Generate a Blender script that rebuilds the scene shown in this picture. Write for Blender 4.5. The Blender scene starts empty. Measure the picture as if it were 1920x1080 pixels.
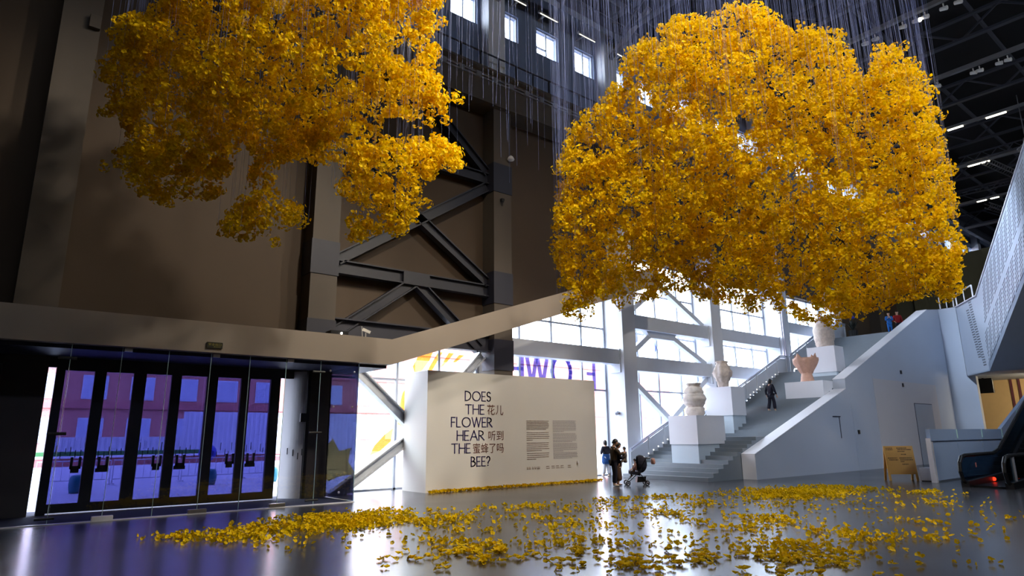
import bpy, bmesh, math, random
import numpy as np
from mathutils import Vector, Matrix, noise as mnoise

random.seed(11)
RNG = np.random.default_rng(11)
SC = bpy.context.scene
COL = SC.collection

# ------------------------------------------------------------------ camera
EYE = 1.85
cam_data = bpy.data.cameras.new('camera')
cam_data.sensor_fit = 'HORIZONTAL'
cam_data.sensor_width = 36.0
cam_data.lens = 22.512
cam_data.clip_end = 500
cam = bpy.data.objects.new('camera', cam_data)
COL.objects.link(cam)
R_ = Vector((0.778135, -0.628028, -0.009278))
D_ = Vector((0.134471, 0.181005, -0.974246))
F_ = Vector((0.613533, 0.756847, 0.225298))
cam.matrix_world = Matrix(((R_.x, -D_.x, -F_.x, 0), (R_.y, -D_.y, -F_.y, 0), (R_.z, -D_.z, -F_.z, EYE), (0, 0, 0, 1)))
SC.camera = cam

# ------------------------------------------------------------------ view and integrator
SC.view_settings.view_transform = 'Standard'
SC.view_settings.look = 'None'
SC.view_settings.exposure = 0.0
SC.view_settings.gamma = 1.0
SC.view_settings.use_curve_mapping = False
cy = SC.cycles
cy.use_denoising = True
cy.max_bounces = 8
cy.diffuse_bounces = 4
cy.glossy_bounces = 4
cy.transmission_bounces = 6
cy.transparent_max_bounces = 24
cy.sample_clamp_indirect = 6.0
cy.caustics_reflective = False
cy.caustics_refractive = False

# ------------------------------------------------------------------ sky (overcast daylight outside)
world = bpy.data.worlds.new('overcast_sky')
SC.world = world
world.use_nodes = True
bg = world.node_tree.nodes['Background']
bg.inputs['Color'].default_value = (0.80, 0.88, 1.0, 1)
bg.inputs['Strength'].default_value = 15.0


def lamp(name, kind, loc, target, power, color, **kw):
    l = bpy.data.lights.new(name, kind)
    l.energy = power
    l.color = color
    for k, v in kw.items():
        setattr(l, k, v)
    o = bpy.data.objects.new(name, l)
    COL.objects.link(o)
    o.location = loc
    d = Vector(target) - Vector(loc)
    o.rotation_euler = d.to_track_quat('-Z', 'Z').to_euler()
    return o


def portal(x0, x1, y, z0, z1, sign):
    o = lamp('window_portal', 'AREA', ((x0 + x1) / 2, y, (z0 + z1) / 2), ((x0 + x1) / 2, y - sign, (z0 + z1) / 2), 1, (1, 1, 1),
             shape='RECTANGLE', size=x1 - x0, size_y=z1 - z0)
    o.data.cycles.is_portal = True


portal(0.8, 9.0, 22.6, 0, 4.0, 1)
portal(9.0, 47.5, 22.6, 0.2, 11.0, 1)
portal(-6, 93, 22.6, 20.6, 22.2, 1)
portal(-10, 90, -16.6, 20.6, 22.2, -1)

WARM = (1.0, 0.90, 0.74)
NEUT = (1.0, 0.87, 0.75)
COOL = (0.66, 0.80, 1.0)
# warm track spots on flowers and text wall; cool fill spots added for stair
lamp('track_and_fill_spot', 'SPOT', (10.5, 3.0, 21.5), (5.0, 13.0, 9.0), 11500, WARM, spot_size=1.0, spot_blend=0.6, shadow_soft_size=0.5)
lamp('track_and_fill_spot', 'SPOT', (18.0, 2.0, 21.5), (5.5, 14.0, 8.0), 8500, WARM, spot_size=0.9, spot_blend=0.6, shadow_soft_size=0.5)
lamp('track_and_fill_spot', 'SPOT', (5.0, -3.0, 21.5), (14.5, 9.5, 9.0), 13500, WARM, spot_size=1.0, spot_blend=0.6, shadow_soft_size=0.5)
lamp('track_and_fill_spot', 'SPOT', (25.0, 0.0, 21.5), (15.5, 9.0, 8.0), 12000, WARM, spot_size=1.0, spot_blend=0.6, shadow_soft_size=0.5)
lamp('track_and_fill_spot', 'SPOT', (17.0, 8.5, 22.0), (16.2, 19.4, 1.2), 6500, NEUT, spot_size=0.62, spot_blend=0.8, shadow_soft_size=0.4)
lamp('track_and_fill_spot', 'SPOT', (22.0, -6.0, 21.8), (42.0, 15.0, 5.0), 5500, COOL, spot_size=0.95, spot_blend=0.8, shadow_soft_size=0.8)  # added cool fill that brightens the stair side wall
lamp('track_and_fill_spot', 'SPOT', (30.0, 2.0, 21.8), (46.0, 12.0, 9.0), 2200, COOL, spot_size=1.0, spot_blend=0.8, shadow_soft_size=0.8)  # added cool fill toward the wall peak and balustrade
lamp('track_and_fill_spot', 'SPOT', (26.0, -4.0, 21.8), (30.0, 9.0, 0.5), 5000, COOL, spot_size=1.0, spot_blend=0.8, shadow_soft_size=0.8)  # added cool fill over the floor at the right

lamp('track_and_fill_spot', 'SPOT', (33.0, 15.5, 21.8), (44.0, 10.5, 11.5), 21000, COOL, spot_size=0.75, spot_blend=0.7, shadow_soft_size=0.6)  # extra lamp added to brighten the perforated balustrade
lamp('track_and_fill_spot', 'SPOT', (14.0, 11.0, 22.0), (26.5, 16.8, 1.5), 9000, (0.86, 0.92, 1.0), spot_size=0.5, spot_blend=0.8, shadow_soft_size=0.4)  # extra lamp added to whiten the pedestal fronts and stair wall end
lamp('lower_hall_light', 'AREA', (50.5, 9.0, 5.2), (54.9, 12.0, 2.5), 420, (1.0, 0.82, 0.55), shape='RECTANGLE', size=3.0, size_y=0.4)


# ------------------------------------------------------------------ materials
def lin(c):
    c = c / 255.0
    return c / 12.92 if c <= 0.04045 else ((c + 0.055) / 1.055) ** 2.4


def rgb(r, g, b):
    return (lin(r), lin(g), lin(b), 1)


def mat(name, col, rough=0.6, metal=0.0, var=0.06, scale=3.0, bump=0.0, spec=0.5, bscale=None):
    m = bpy.data.materials.new(name)
    m.use_nodes = True
    nt = m.node_tree
    b = nt.nodes['Principled BSDF']
    b.inputs['Roughness'].default_value = rough
    b.inputs['Metallic'].default_value = metal
    b.inputs['Specular IOR Level'].default_value = spec
    tc = nt.nodes.new('ShaderNodeTexCoord')
    nz = nt.nodes.new('ShaderNodeTexNoise')
    nz.inputs['Scale'].default_value = scale
    nz.inputs['Detail'].default_value = 4
    nt.links.new(tc.outputs['Object'], nz.inputs['Vector'])
    mx = nt.nodes.new('ShaderNodeMix')
    mx.data_type = 'RGBA'
    mx.inputs[6].default_value = tuple(min(1, c * (1 - var)) for c in col[:3]) + (1,)
    mx.inputs[7].default_value = tuple(min(1, c * (1 + var)) for c in col[:3]) + (1,)
    nt.links.new(nz.outputs['Fac'], mx.inputs[0])
    nt.links.new(mx.outputs[2], b.inputs['Base Color'])
    if bump:
        bp = nt.nodes.new('ShaderNodeBump')
        bp.inputs['Strength'].default_value = bump
        n2 = nt.nodes.new('ShaderNodeTexNoise')
        n2.inputs['Scale'].default_value = bscale or scale * 8
        nt.links.new(tc.outputs['Object'], n2.inputs['Vector'])
        nt.links.new(n2.outputs['Fac'], bp.inputs['Height'])
        nt.links.new(bp.outputs['Normal'], b.inputs['Normal'])
    return m


def emit(name, col, strength):
    m = bpy.data.materials.new(name)
    m.use_nodes = True
    nt = m.node_tree
    nt.nodes.remove(nt.nodes['Principled BSDF'])
    e = nt.nodes.new('ShaderNodeEmission')
    e.inputs['Color'].default_value = col
    e.inputs['Strength'].default_value = strength
    nt.links.new(e.outputs[0], nt.nodes['Material Output'].inputs[0])
    return m


def glass(name, tint, refl=0.08, rough=0.0):
    m = bpy.data.materials.new(name)
    m.use_nodes = True
    nt = m.node_tree
    nt.nodes.remove(nt.nodes['Principled BSDF'])
    t = nt.nodes.new('ShaderNodeBsdfTransparent')
    t.inputs['Color'].default_value = tuple(tint) + (1,)
    g = nt.nodes.new('ShaderNodeBsdfGlossy')
    g.inputs['Roughness'].default_value = rough
    g.inputs['Color'].default_value = (0.9, 0.95, 1, 1)
    mx = nt.nodes.new('ShaderNodeMixShader')
    lw = nt.nodes.new('ShaderNodeLayerWeight')
    lw.inputs['Blend'].default_value = 0.25
    mu = nt.nodes.new('ShaderNodeMath')
    mu.operation = 'MULTIPLY_ADD'
    mu.inputs[1].default_value = 0.35
    mu.inputs[2].default_value = refl * 0.5
    nt.links.new(lw.outputs['Fresnel'], mu.inputs[0])
    nt.links.new(mu.outputs[0], mx.inputs[0])
    nt.links.new(t.outputs[0], mx.inputs[1])
    nt.links.new(g.outputs[0], mx.inputs[2])
    nt.links.new(mx.outputs[0], nt.nodes['Material Output'].inputs[0])
    return m


def petal_mat(name, c0, c1, trans):
    m = bpy.data.materials.new(name)
    m.use_nodes = True
    nt = m.node_tree
    b = nt.nodes['Principled BSDF']
    b.inputs['Roughness'].default_value = 0.7
    b.inputs['Specular IOR Level'].default_value = 0.15
    ge = nt.nodes.new('ShaderNodeNewGeometry')
    mx = nt.nodes.new('ShaderNodeMix')
    mx.data_type = 'RGBA'
    mx.inputs[6].default_value = c0
    mx.inputs[7].default_value = c1
    nt.links.new(ge.outputs['Random Per Island'], mx.inputs[0])
    nt.links.new(mx.outputs[2], b.inputs['Base Color'])
    tr = nt.nodes.new('ShaderNodeBsdfTranslucent')
    nt.links.new(mx.outputs[2], tr.inputs['Color'])
    ms = nt.nodes.new('ShaderNodeMixShader')
    ms.inputs[0].default_value = trans
    nt.links.new(b.outputs[0], ms.inputs[1])
    nt.links.new(tr.outputs[0], ms.inputs[2])
    nt.links.new(ms.outputs[0], nt.nodes['Material Output'].inputs[0])
    return m


M = {}
M['wall'] = mat('taupe_wall_paint', rgb(70, 55, 40), 0.75, bump=0.05, scale=1.2)
M['column'] = mat('taupe_column_paint', rgb(80, 71, 62), 0.7, bump=0.04, scale=1.5)
M['greycol'] = mat('pale_grey_column_paint', rgb(216, 219, 226), 0.55, scale=1.5)
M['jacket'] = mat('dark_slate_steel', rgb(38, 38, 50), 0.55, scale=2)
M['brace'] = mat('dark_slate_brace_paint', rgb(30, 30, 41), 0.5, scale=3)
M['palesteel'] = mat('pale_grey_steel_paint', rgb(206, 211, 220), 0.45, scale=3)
M['fascia'] = mat('warm_white_plaster', rgb(152, 140, 128), 0.7, scale=0.9, bump=0.03)
M['white'] = mat('white_wall_paint', rgb(222, 218, 212), 0.6, scale=0.8, var=0.03)
M['white2'] = mat('cool_white_paint', rgb(186, 193, 206), 0.5, scale=0.7, var=0.04)
M['patch'] = mat('fresh_white_patch_paint', rgb(200, 196, 198), 0.55, scale=1, var=0.03)
M['flushdoor'] = mat('pale_grey_door_paint', rgb(164, 172, 184), 0.5, scale=1)
M['capwhite'] = mat('white_cap_paint', rgb(235, 233, 238), 0.4, var=0.02)
M['plinth'] = mat('white_plinth_paint', rgb(226, 226, 232), 0.5, var=0.02)
M['plinthbase'] = mat('pale_blue_grey_plinth_paint', rgb(196, 208, 218), 0.5, var=0.03)
M['step'] = mat('grey_stone_step', rgb(122, 130, 138), 0.35, scale=4)
M['upperwall'] = mat('grey_upper_wall_paint', rgb(112, 124, 152), 0.75, scale=1.2)
M['cladding'] = mat('blue_grey_cladding_panel', rgb(150, 168, 196), 0.45, var=0.03)
M['steplamp'] = emit('small_step_lamp', (1, 0.97, 0.95, 1), 2.0)
M['panel'] = mat('frosted_rail_panel', rgb(198, 204, 214), 0.4, var=0.03)
M['rail'] = mat('brushed_steel_rail', rgb(205, 208, 225), 0.3, 0.6)
M['black'] = mat('black_metal', rgb(14, 14, 18), 0.45)
M['darkframe'] = mat('black_door_frame', rgb(9, 9, 13), 0.4)
M['vestceil'] = mat('dark_blue_grey_soffit', rgb(46, 48, 66), 0.6)
M['mat_'] = mat('dark_entrance_mat', rgb(30, 32, 46), 0.95, scale=20, bump=0.3)
M['ceil'] = mat('black_corrugated_roof', rgb(10, 10, 14), 0.8)
M['truss'] = mat('dark_grey_truss_paint', rgb(62, 65, 76), 0.55)
M['track'] = mat('grey_track_paint', rgb(120, 120, 124), 0.5)
M['mull'] = mat('grey_mullion_paint', rgb(150, 156, 170), 0.5)
M['chrome'] = mat('satin_chrome_clamp', rgb(190, 185, 180), 0.3, 0.9)
M['clear'] = glass('clear_window_glass', (0.93, 0.95, 0.97))
M['vest'] = glass('clear_partition_glass', (0.88, 0.90, 0.98), 0.06)
M['violet'] = glass('violet_tinted_door_glass', (0.17, 0.17, 0.325), 0.05)
M['darkglass'] = glass('dark_blue_tinted_glass', (0.24, 0.25, 0.36), 0.05)
M['glassedge'] = mat('pale_green_glass_edge', rgb(190, 225, 215), 0.15)
M['ink'] = mat('deep_violet_lettering', rgb(24, 4, 80), 0.6, var=0.02)
M['ink2'] = mat('brown_lettering', rgb(92, 44, 30), 0.6, var=0.02)
M['inkfaint'] = mat('faint_brown_small_print', rgb(134, 108, 96), 0.6, var=0.02)
M['inkfaint2'] = mat('faint_violet_small_print', rgb(138, 124, 138), 0.6, var=0.02)
M['vinylviolet'] = glass('violet_window_vinyl', (0.29, 0.36, 0.72), 0.03)
M['vinylyellow'] = glass('yellow_window_vinyl', (0.85, 0.60, 0.12), 0.03)
M['petal'] = petal_mat('yellow_silk_petal', rgb(235, 191, 0), rgb(249, 216, 8), 0.35)
M['petal2'] = petal_mat('fallen_yellow_petal', rgb(220, 178, 0), rgb(244, 208, 6), 0.25)
M['string'] = mat('pale_nylon_thread', rgb(128, 142, 192), 0.4)
M['wood'] = mat('light_pine_board', rgb(216, 160, 76), 0.5, scale=6)
M['woodink'] = mat('dark_brown_print', rgb(92, 64, 30), 0.6)
M['ceramA'] = mat('speckled_white_ceramic', rgb(226, 214, 204), 0.55, var=0.25, scale=7, bump=0.5)
M['ceramB'] = mat('speckled_grey_beige_ceramic', rgb(206, 190, 178), 0.55, var=0.35, scale=9, bump=0.6)
M['terra'] = mat('pink_terracotta_ceramic', rgb(206, 160, 138), 0.6, var=0.2, scale=7, bump=0.5)
M['tan'] = mat('warm_tan_wall_paint', rgb(206, 176, 128), 0.7)
M['stripe'] = mat('maroon_wall_fin', rgb(92, 44, 56), 0.6)
M['screen'] = mat('black_screen', rgb(6, 6, 9), 0.25)
M['soffit'] = mat('slate_grey_soffit', rgb(182, 192, 208), 0.6)
M['rubber'] = mat('black_rubber_handrail', rgb(8, 8, 12), 0.4)
M['escglass'] = glass('smoky_balustrade_glass', (0.30, 0.40, 0.48), 0.12)
M['steeldark'] = mat('dark_comb_plate_steel', rgb(40, 42, 46), 0.35, 0.7)
M['red'] = emit('red_indicator_light', (1, 0.03, 0.01, 1), 3.0)
M['tube'] = emit('lit_tube', (1.0, 0.93, 0.68, 1), 5.0)
M['lens'] = emit('lit_lens', (1.0, 0.97, 0.9, 1), 12.0)
M['skin'] = mat('skin', rgb(206, 160, 132), 0.5, var=0.03)
M['hair'] = mat('black_hair', rgb(16, 13, 14), 0.45)
M['brownjk'] = mat('olive_brown_jacket_cloth', rgb(62, 48, 32), 0.85)
M['navycl'] = mat('dark_navy_cloth', rgb(20, 18, 38), 0.85)
M['greycl'] = mat('grey_coat_cloth', rgb(116, 104, 98), 0.85)
M['browncl'] = mat('brown_skirt_cloth', rgb(88, 62, 48), 0.85)
M['denim'] = mat('blue_denim_cloth', rgb(22, 70, 130), 0.85)
M['palecl'] = mat('off_white_trouser_cloth', rgb(214, 216, 226), 0.85)
M['bluecl'] = mat('bright_blue_coat_cloth', rgb(22, 100, 176), 0.8)
M['redcl'] = mat('red_shirt_cloth', rgb(140, 14, 18), 0.85)
M['pinkcl'] = mat('pale_pink_cloth', rgb(214, 168, 158), 0.85)
M['shoe'] = mat('beige_shoe_canvas', rgb(190, 176, 160), 0.7)
M['darkshoe'] = mat('dark_shoe_leather', rgb(22, 20, 28), 0.5)
M['brick'] = None
M['greybox'] = mat('pale_grey_laminate', rgb(168, 168, 176), 0.5)
M['greenblk'] = mat('black_sign_plate', rgb(28, 26, 8), 0.5)
M['signink'] = mat('dim_yellow_green_sign_print', rgb(150, 140, 50), 0.5)
M['plant'] = mat('dark_green_foliage', rgb(30, 36, 30), 0.7)
M['olive'] = mat('olive_brown_wall_paint', rgb(92, 88, 66), 0.8)
M['olivedark'] = mat('dark_brown_panel_paint', rgb(48, 42, 36), 0.8)
M['paving'] = mat('pale_plaza_paving', rgb(186, 186, 190), 0.8, scale=0.5)
M['fence'] = mat('white_corrugated_metal', rgb(212, 214, 222), 0.6)
M['teal'] = mat('teal_plastic', rgb(20, 120, 130), 0.5)
M['bluepl'] = mat('deep_blue_plastic', rgb(30, 50, 170), 0.5)
M['redpl'] = mat('dull_red_paint', rgb(190, 112, 104), 0.7)
M['hedge'] = mat('dark_green_hedge', rgb(60, 110, 60), 0.9, scale=3, bump=0.8)


def brick_mat():
    m = bpy.data.materials.new('red_brick')
    m.use_nodes = True
    nt = m.node_tree
    b = nt.nodes['Principled BSDF']
    b.inputs['Roughness'].default_value = 0.9
    tc = nt.nodes.new('ShaderNodeTexCoord')
    mp = nt.nodes.new('ShaderNodeMapping')
    mp.inputs['Rotation'].default_value = (math.pi / 2, 0, 0)
    br = nt.nodes.new('ShaderNodeTexBrick')
    br.inputs['Color1'].default_value = rgb(202, 126, 112)
    br.inputs['Color2'].default_value = rgb(190, 112, 100)
    br.inputs['Mortar'].default_value = rgb(206, 160, 148)
    br.inputs['Scale'].default_value = 1.5
    nt.links.new(tc.outputs['Object'], mp.inputs['Vector'])
    nt.links.new(mp.outputs[0], br.inputs['Vector'])
    nt.links.new(br.outputs['Color'], b.inputs['Base Color'])
    return m


M['brick'] = brick_mat()


def floor_mat():
    m = bpy.data.materials.new('polished_grey_floor')
    m.use_nodes = True
    nt = m.node_tree
    b = nt.nodes['Principled BSDF']
    tc = nt.nodes.new('ShaderNodeTexCoord')
    n1 = nt.nodes.new('ShaderNodeTexNoise')
    n1.inputs['Scale'].default_value = 0.35
    n1.inputs['Detail'].default_value = 5
    nt.links.new(tc.outputs['Object'], n1.inputs['Vector'])
    mx = nt.nodes.new('ShaderNodeMix')
    mx.data_type = 'RGBA'
    mx.inputs[6].default_value = rgb(48, 49, 53)
    mx.inputs[7].default_value = rgb(60, 60, 64)
    nt.links.new(n1.outputs['Fac'], mx.inputs[0])
    nt.links.new(mx.outputs[2], b.inputs['Base Color'])
    mr = nt.nodes.new('ShaderNodeMapRange')
    mr.inputs[3].default_value = 0.17
    mr.inputs[4].default_value = 0.27
    nt.links.new(n1.outputs['Fac'], mr.inputs[0])
    nt.links.new(mr.outputs[0], b.inputs['Roughness'])
    b.inputs['Specular IOR Level'].default_value = 1.0
    n2 = nt.nodes.new('ShaderNodeTexNoise')
    n2.inputs['Scale'].default_value = 1.3
    n2.inputs['Detail'].default_value = 2
    nt.links.new(tc.outputs['Object'], n2.inputs['Vector'])
    bp = nt.nodes.new('ShaderNodeBump')
    bp.inputs['Strength'].default_value = 0.04
    bp.inputs['Distance'].default_value = 0.05
    nt.links.new(n2.outputs['Fac'], bp.inputs['Height'])
    nt.links.new(bp.outputs['Normal'], b.inputs['Normal'])
    return m


M['floor'] = floor_mat()


# ------------------------------------------------------------------ mesh helpers
class MB:
    """collects shapes and links them as ONE mesh object"""

    def __init__(self):
        self.v = []
        self.f = []

    def add(self, vs, fs):
        n = len(self.v)
        self.v += [tuple(p) for p in vs]
        self.f += [tuple(i + n for i in f) for f in fs]
        return self

    def box(self, x0, x1, y0, y1, z0, z1):
        x0, x1 = min(x0, x1), max(x0, x1)
        y0, y1 = min(y0, y1), max(y0, y1)
        z0, z1 = min(z0, z1), max(z0, z1)
        return self.add([(x0, y0, z0), (x1, y0, z0), (x1, y1, z0), (x0, y1, z0), (x0, y0, z1), (x1, y0, z1), (x1, y1, z1), (x0, y1, z1)],
                        [(0, 3, 2, 1), (4, 5, 6, 7), (0, 1, 5, 4), (1, 2, 6, 5), (2, 3, 7, 6), (3, 0, 4, 7)])

    def bev(self, x0, x1, y0, y1, z0, z1, b=0.02):
        """box with chamfered vertical edges and top edges"""
        p = [(x0 + b, y0), (x1 - b, y0), (x1, y0 + b), (x1, y1 - b), (x1 - b, y1), (x0 + b, y1), (x0, y1 - b), (x0, y0 + b)]
        cx, cy_ = (x0 + x1) / 2, (y0 + y1) / 2
        q = [(x + (b if x < cx else -b) * 0.9, y + (b if y < cy_ else -b) * 0.9) for x, y in p]
        vs = [(x, y, z0) for x, y in p] + [(x, y, z1 - b) for x, y in p] + [(x, y, z1) for x, y in q]
        fs = [tuple(range(7, -1, -1)), tuple(range(16, 24))]
        for k in (0, 8):
            for i in range(8):
                j = (i + 1) % 8
                fs.append((k + i, k + j, k + 8 + j, k + 8 + i))
        return self.add(vs, fs)

    def beam(self, p, q, w, h, up=(0, 0, 1)):
        p, q = Vector(p), Vector(q)
        d = (q - p).normalized()
        s = d.cross(Vector(up))
        if s.length < 1e-4:
            s = d.cross(Vector((0, 1, 0)))
        s = s.normalized()
        u = s.cross(d).normalized()
        a, b = s * w / 2, u * h / 2
        vs = [p - a - b, p + a - b, p + a + b, p - a + b, q - a - b, q + a - b, q + a + b, q - a + b]
        return self.add(vs, [(0, 3, 2, 1), (4, 5, 6, 7), (0, 1, 5, 4), (1, 2, 6, 5), (2, 3, 7, 6), (3, 0, 4, 7)])

    def ibeam(self, p, q, w, h, t=0.05):
        """H section: two flanges (width w) and a web, deep h in the plane of the wall"""
        p, q = Vector(p), Vector(q)
        d = (q - p).normalized()
        n = d.cross(Vector((0, 1, 0))).normalized()
        o = n * (h / 2 - t / 2)
        self.beam(p + o, q + o, t, w, (0, 1, 0))
        self.beam(p - o, q - o, t, w, (0, 1, 0))
        self.beam(p, q, h - t, t, (0, 1, 0))
        return self

    def tube(self, pts, r, n=8, closed=False):
        pts = [Vector(p) for p in pts]
        rs = r if isinstance(r, (list, tuple)) else [r] * len(pts)
        vs, fs = [], []
        prev = None
        for i, p in enumerate(pts):
            a = pts[i - 1] if (i > 0 or closed) else p
            b = pts[(i + 1) % len(pts)] if (i < len(pts) - 1 or closed) else p
            d = (b - a).normalized()
            s = d.cross(Vector((0, 0, 1)))
            if s.length < 1e-3:
                s = d.cross(Vector((0, 1, 0)))
            s.normalize()
            if prev is not None and s.dot(prev) < 0:
                s = -s
            prev = s
            u = s.cross(d)
            for k in range(n):
                t = 2 * math.pi * k / n
                vs.append(p + (s * math.cos(t) + u * math.sin(t)) * rs[i])
        m = len(pts)
        for i in range(m if closed else m - 1):
            for k in range(n):
                a, b = i * n + k, i * n + (k + 1) % n
                c, e = ((i + 1) % m) * n + (k + 1) % n, ((i + 1) % m) * n + k
                fs.append((a, b, c, e))
        if not closed:
            fs.append(tuple(range(n - 1, -1, -1)))
            fs.append(tuple((m - 1) * n + k for k in range(n)))
        return self.add(vs, fs)

    def lathe(self, prof, c, n=24, sx=1, sy=1):
        vs, fs = [], []
        for r, z in prof:
            for k in range(n):
                t = 2 * math.pi * k / n
                vs.append((c[0] + r * math.cos(t) * sx, c[1] + r * math.sin(t) * sy, c[2] + z))
        for i in range(len(prof) - 1):
            for k in range(n):
                fs.append((i * n + k, i * n + (k + 1) % n, (i + 1) * n + (k + 1) % n, (i + 1) * n + k))
        fs.append(tuple(range(n - 1, -1, -1)))
        m = len(prof) - 1
        fs.append(tuple(m * n + k for k in range(n)))
        return self.add(vs, fs)

    def prism(self, poly, axis, a, b):
        """extrude a 2-D polygon along an axis: 'y' -> poly is (x,z); 'x' -> (y,z); 'z' -> (x,y)"""
        n = len(poly)

        def P(p, t):
            return (p[0], t, p[1]) if axis == 'y' else ((t, p[0], p[1]) if axis == 'x' else (p[0], p[1], t))
        vs = [P(p, a) for p in poly] + [P(p, b) for p in poly]
        fs = [tuple(range(n)), tuple(range(2 * n - 1, n - 1, -1))]
        for i in range(n):
            j = (i + 1) % n
            fs.append((i, i + n, j + n, j))
        return self.add(vs, fs)

    def quad(self, a, b, c, d):
        return self.add([a, b, c, d], [(0, 1, 2, 3)])

    def sphere(self, c, r, n=12, m=8, s=(1, 1, 1)):
        prof = [(max(1e-3, math.sin(math.pi * i / m)), -math.cos(math.pi * i / m)) for i in range(m + 1)]
        vs, fs = [], []
        for q, z in prof:
            for k in range(n):
                t = 2 * math.pi * k / n
                vs.append((c[0] + r * q * math.cos(t) * s[0], c[1] + r * q * math.sin(t) * s[1], c[2] + r * z * s[2]))
        for i in range(m):
            for k in range(n):
                fs.append((i * n + k, i * n + (k + 1) % n, (i + 1) * n + (k + 1) % n, (i + 1) * n + k))
        return self.add(vs, fs)

    def build(self, name, m, parent=None, smooth=False):
        me = bpy.data.meshes.new(name)
        me.from_pydata(self.v, [], self.f)
        bm = bmesh.new()
        bm.from_mesh(me)
        bmesh.ops.recalc_face_normals(bm, faces=bm.faces)
        bm.to_mesh(me)
        bm.free()
        me.materials.append(m)
        if smooth:
            me.polygons.foreach_set('use_smooth', [True] * len(me.polygons))
        return link(name, me, parent)


def link(name, me, parent=None):
    o = bpy.data.objects.new(name, me)
    COL.objects.link(o)
    if parent is not None:
        attach(o, parent)
    return o


def attach(o, parent):
    o.parent = parent
    w = Matrix.LocRotScale(parent.location, parent.rotation_euler, parent.scale)
    if parent.parent is not None:
        w = Matrix.Identity(4) if parent.type == 'MESH' else w
        g = parent
        # a part keeps world coordinates, so its own matrix_world is the identity
        w = Matrix.Identity(4)
    o.matrix_parent_inverse = w.inverted()


def tag(o, label, cat, group=None, kind=None):
    if label:
        o['label'] = label
    if cat:
        o['category'] = cat
    if group:
        o['group'] = group
    if kind:
        o['kind'] = kind
    return o


def thing(name, label, cat, loc=(0, 0, 0), rz=0.0, group=None, kind=None):
    o = bpy.data.objects.new(name, None)
    o.empty_display_size = 0.2
    COL.objects.link(o)
    o.location = loc
    o.rotation_euler = (0, 0, rz)
    return tag(o, label, cat, group, kind)


def struct(name, mb, m, parent=None, label=None, cat=None, smooth=False):
    o = mb.build(name, m, parent, smooth)
    if parent is None:
        tag(o, label, cat, None, 'structure')
    return o


def dup(root, delta, label=None, group=None):
    """a copy of a thing, its parts and sub-parts, moved by delta"""
    r = root.copy()
    COL.objects.link(r)
    r.location = Vector(root.location) + Vector(delta)
    if label:
        r['label'] = label
    if group:
        r['group'] = group
    for ch in list(root.children):
        c = ch.copy()
        COL.objects.link(c)
        c.parent = r
        for g in ch.children:
            d = g.copy()
            COL.objects.link(d)
            d.parent = c
    return r
# ================================================================== SETTING
COLR = [1.12 - 7.72 * 2, 1.12 - 7.72, 1.12, 8.84, 16.62, 24.43, 31.95, 39.6, 47.3, 55.0, 62.7, 70.4, 78.1, 85.8]   # right edge of each wall column
CW = 0.95
YC = 20.5      # front of the columns
YG = 21.7      # glass line

struct('floor', MB().box(-16, 96, -16, 21.9, -0.3, 0), M['floor'])
struct('ceiling', MB().box(-16, 96, -16, 22.3, 24.6, 24.9), M['ceil'])
# opposite side and the two ends of the hall
w = MB().box(-16, 96, -16.3, -16, 0, 20.6).box(-16, 96, -16.3, -16, 22.2, 24.6)
x = -12.0
px_ = -16
while x < 88:
    w.box(px_, x, -16.3, -16, 20.6, 22.2)
    px_ = x + 2.6
    x += 4.6
w.box(px_, 96, -16.3, -16, 20.6, 22.2)
struct('wall_right', w, M['wall'])
struct('wall_back', MB().box(-16.3, -16, -16, 22.3, 0, 24.6), M['wall'])
w = MB()
w.box(95, 95.3, -16, 22.3, 0, 24.6)
struct('wall_end', w, M['olivedark'])

# --- the long wall: recessed panels between the columns
w = MB()
w.box(-16, 0.2, 21.3, 21.8, 0, 16.2)
w.box(0.2, 8.0, 21.3, 21.8, 4.0, 16.2)
w.box(8.0, 15.7, 21.3, 21.8, 5.95, 16.2)
w.prism([(15.7, 6.3), (23.5, 8.95), (23.5, 16.2), (15.7, 16.2)], 'y', 21.3, 21.8)
w.box(23.5, 96, 21.3, 21.8, 11.0, 16.2)
w.box(47.3, 96, 21.3, 21.8, 0, 11.0)
struct('wall_left', w, M['wall'])
w = MB()
# parapet of the crane rail and the wall above with its clerestory openings
w.box(-16, 96, 21.5, 21.9, 16.2, 20.68)
w.box(-16, 96, 21.5, 21.9, 22.13, 24.6)
WIN = []
x = 14.9 - 2.573 * 7
i = 0
spans = {7: (14.0, 15.49), 8: (17.15, 17.98), 9: (19.18, 20.7), 10: (21.88, 23.32)}
while x < 94:
    a, b = spans.get(i, (x - 0.72, x + 0.72))
    WIN.append((a, b))
    x += 2.573
    i += 1
px_ = -16
for a, b in WIN:
    w.box(px_, a, 21.5, 21.9, 20.68, 22.13)
    px_ = b
w.box(px_, 96, 21.5, 21.9, 20.68, 22.13)
struct('wall_left_upper', w, M['upperwall'])

# --- crane beam with ledge
c = MB()
c.prism([(20.25, 16.0), (20.25, 17.35), (20.05, 17.45), (20.05, 17.55), (21.5, 17.55), (21.5, 16.0)], 'x', -16, 96)
struct('trim_1', c, M['column'], label='deep beam under the high windows carrying the narrow railing', cat='beam')
c = MB()
for z in (17.05, 17.2):
    c.tube([(-16, 20.2, z), (96, 20.2, z)], 0.035, 6)
x = 10.0
while x < 30:
    c.box(x, x + 0.25, 20.14, 20.25, 17.0, 17.25)
    x += 0.9
tag(c.build('conduit', M['track']), 'pair of cable conduits fixed along the beam below the railing', 'conduit')

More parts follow.
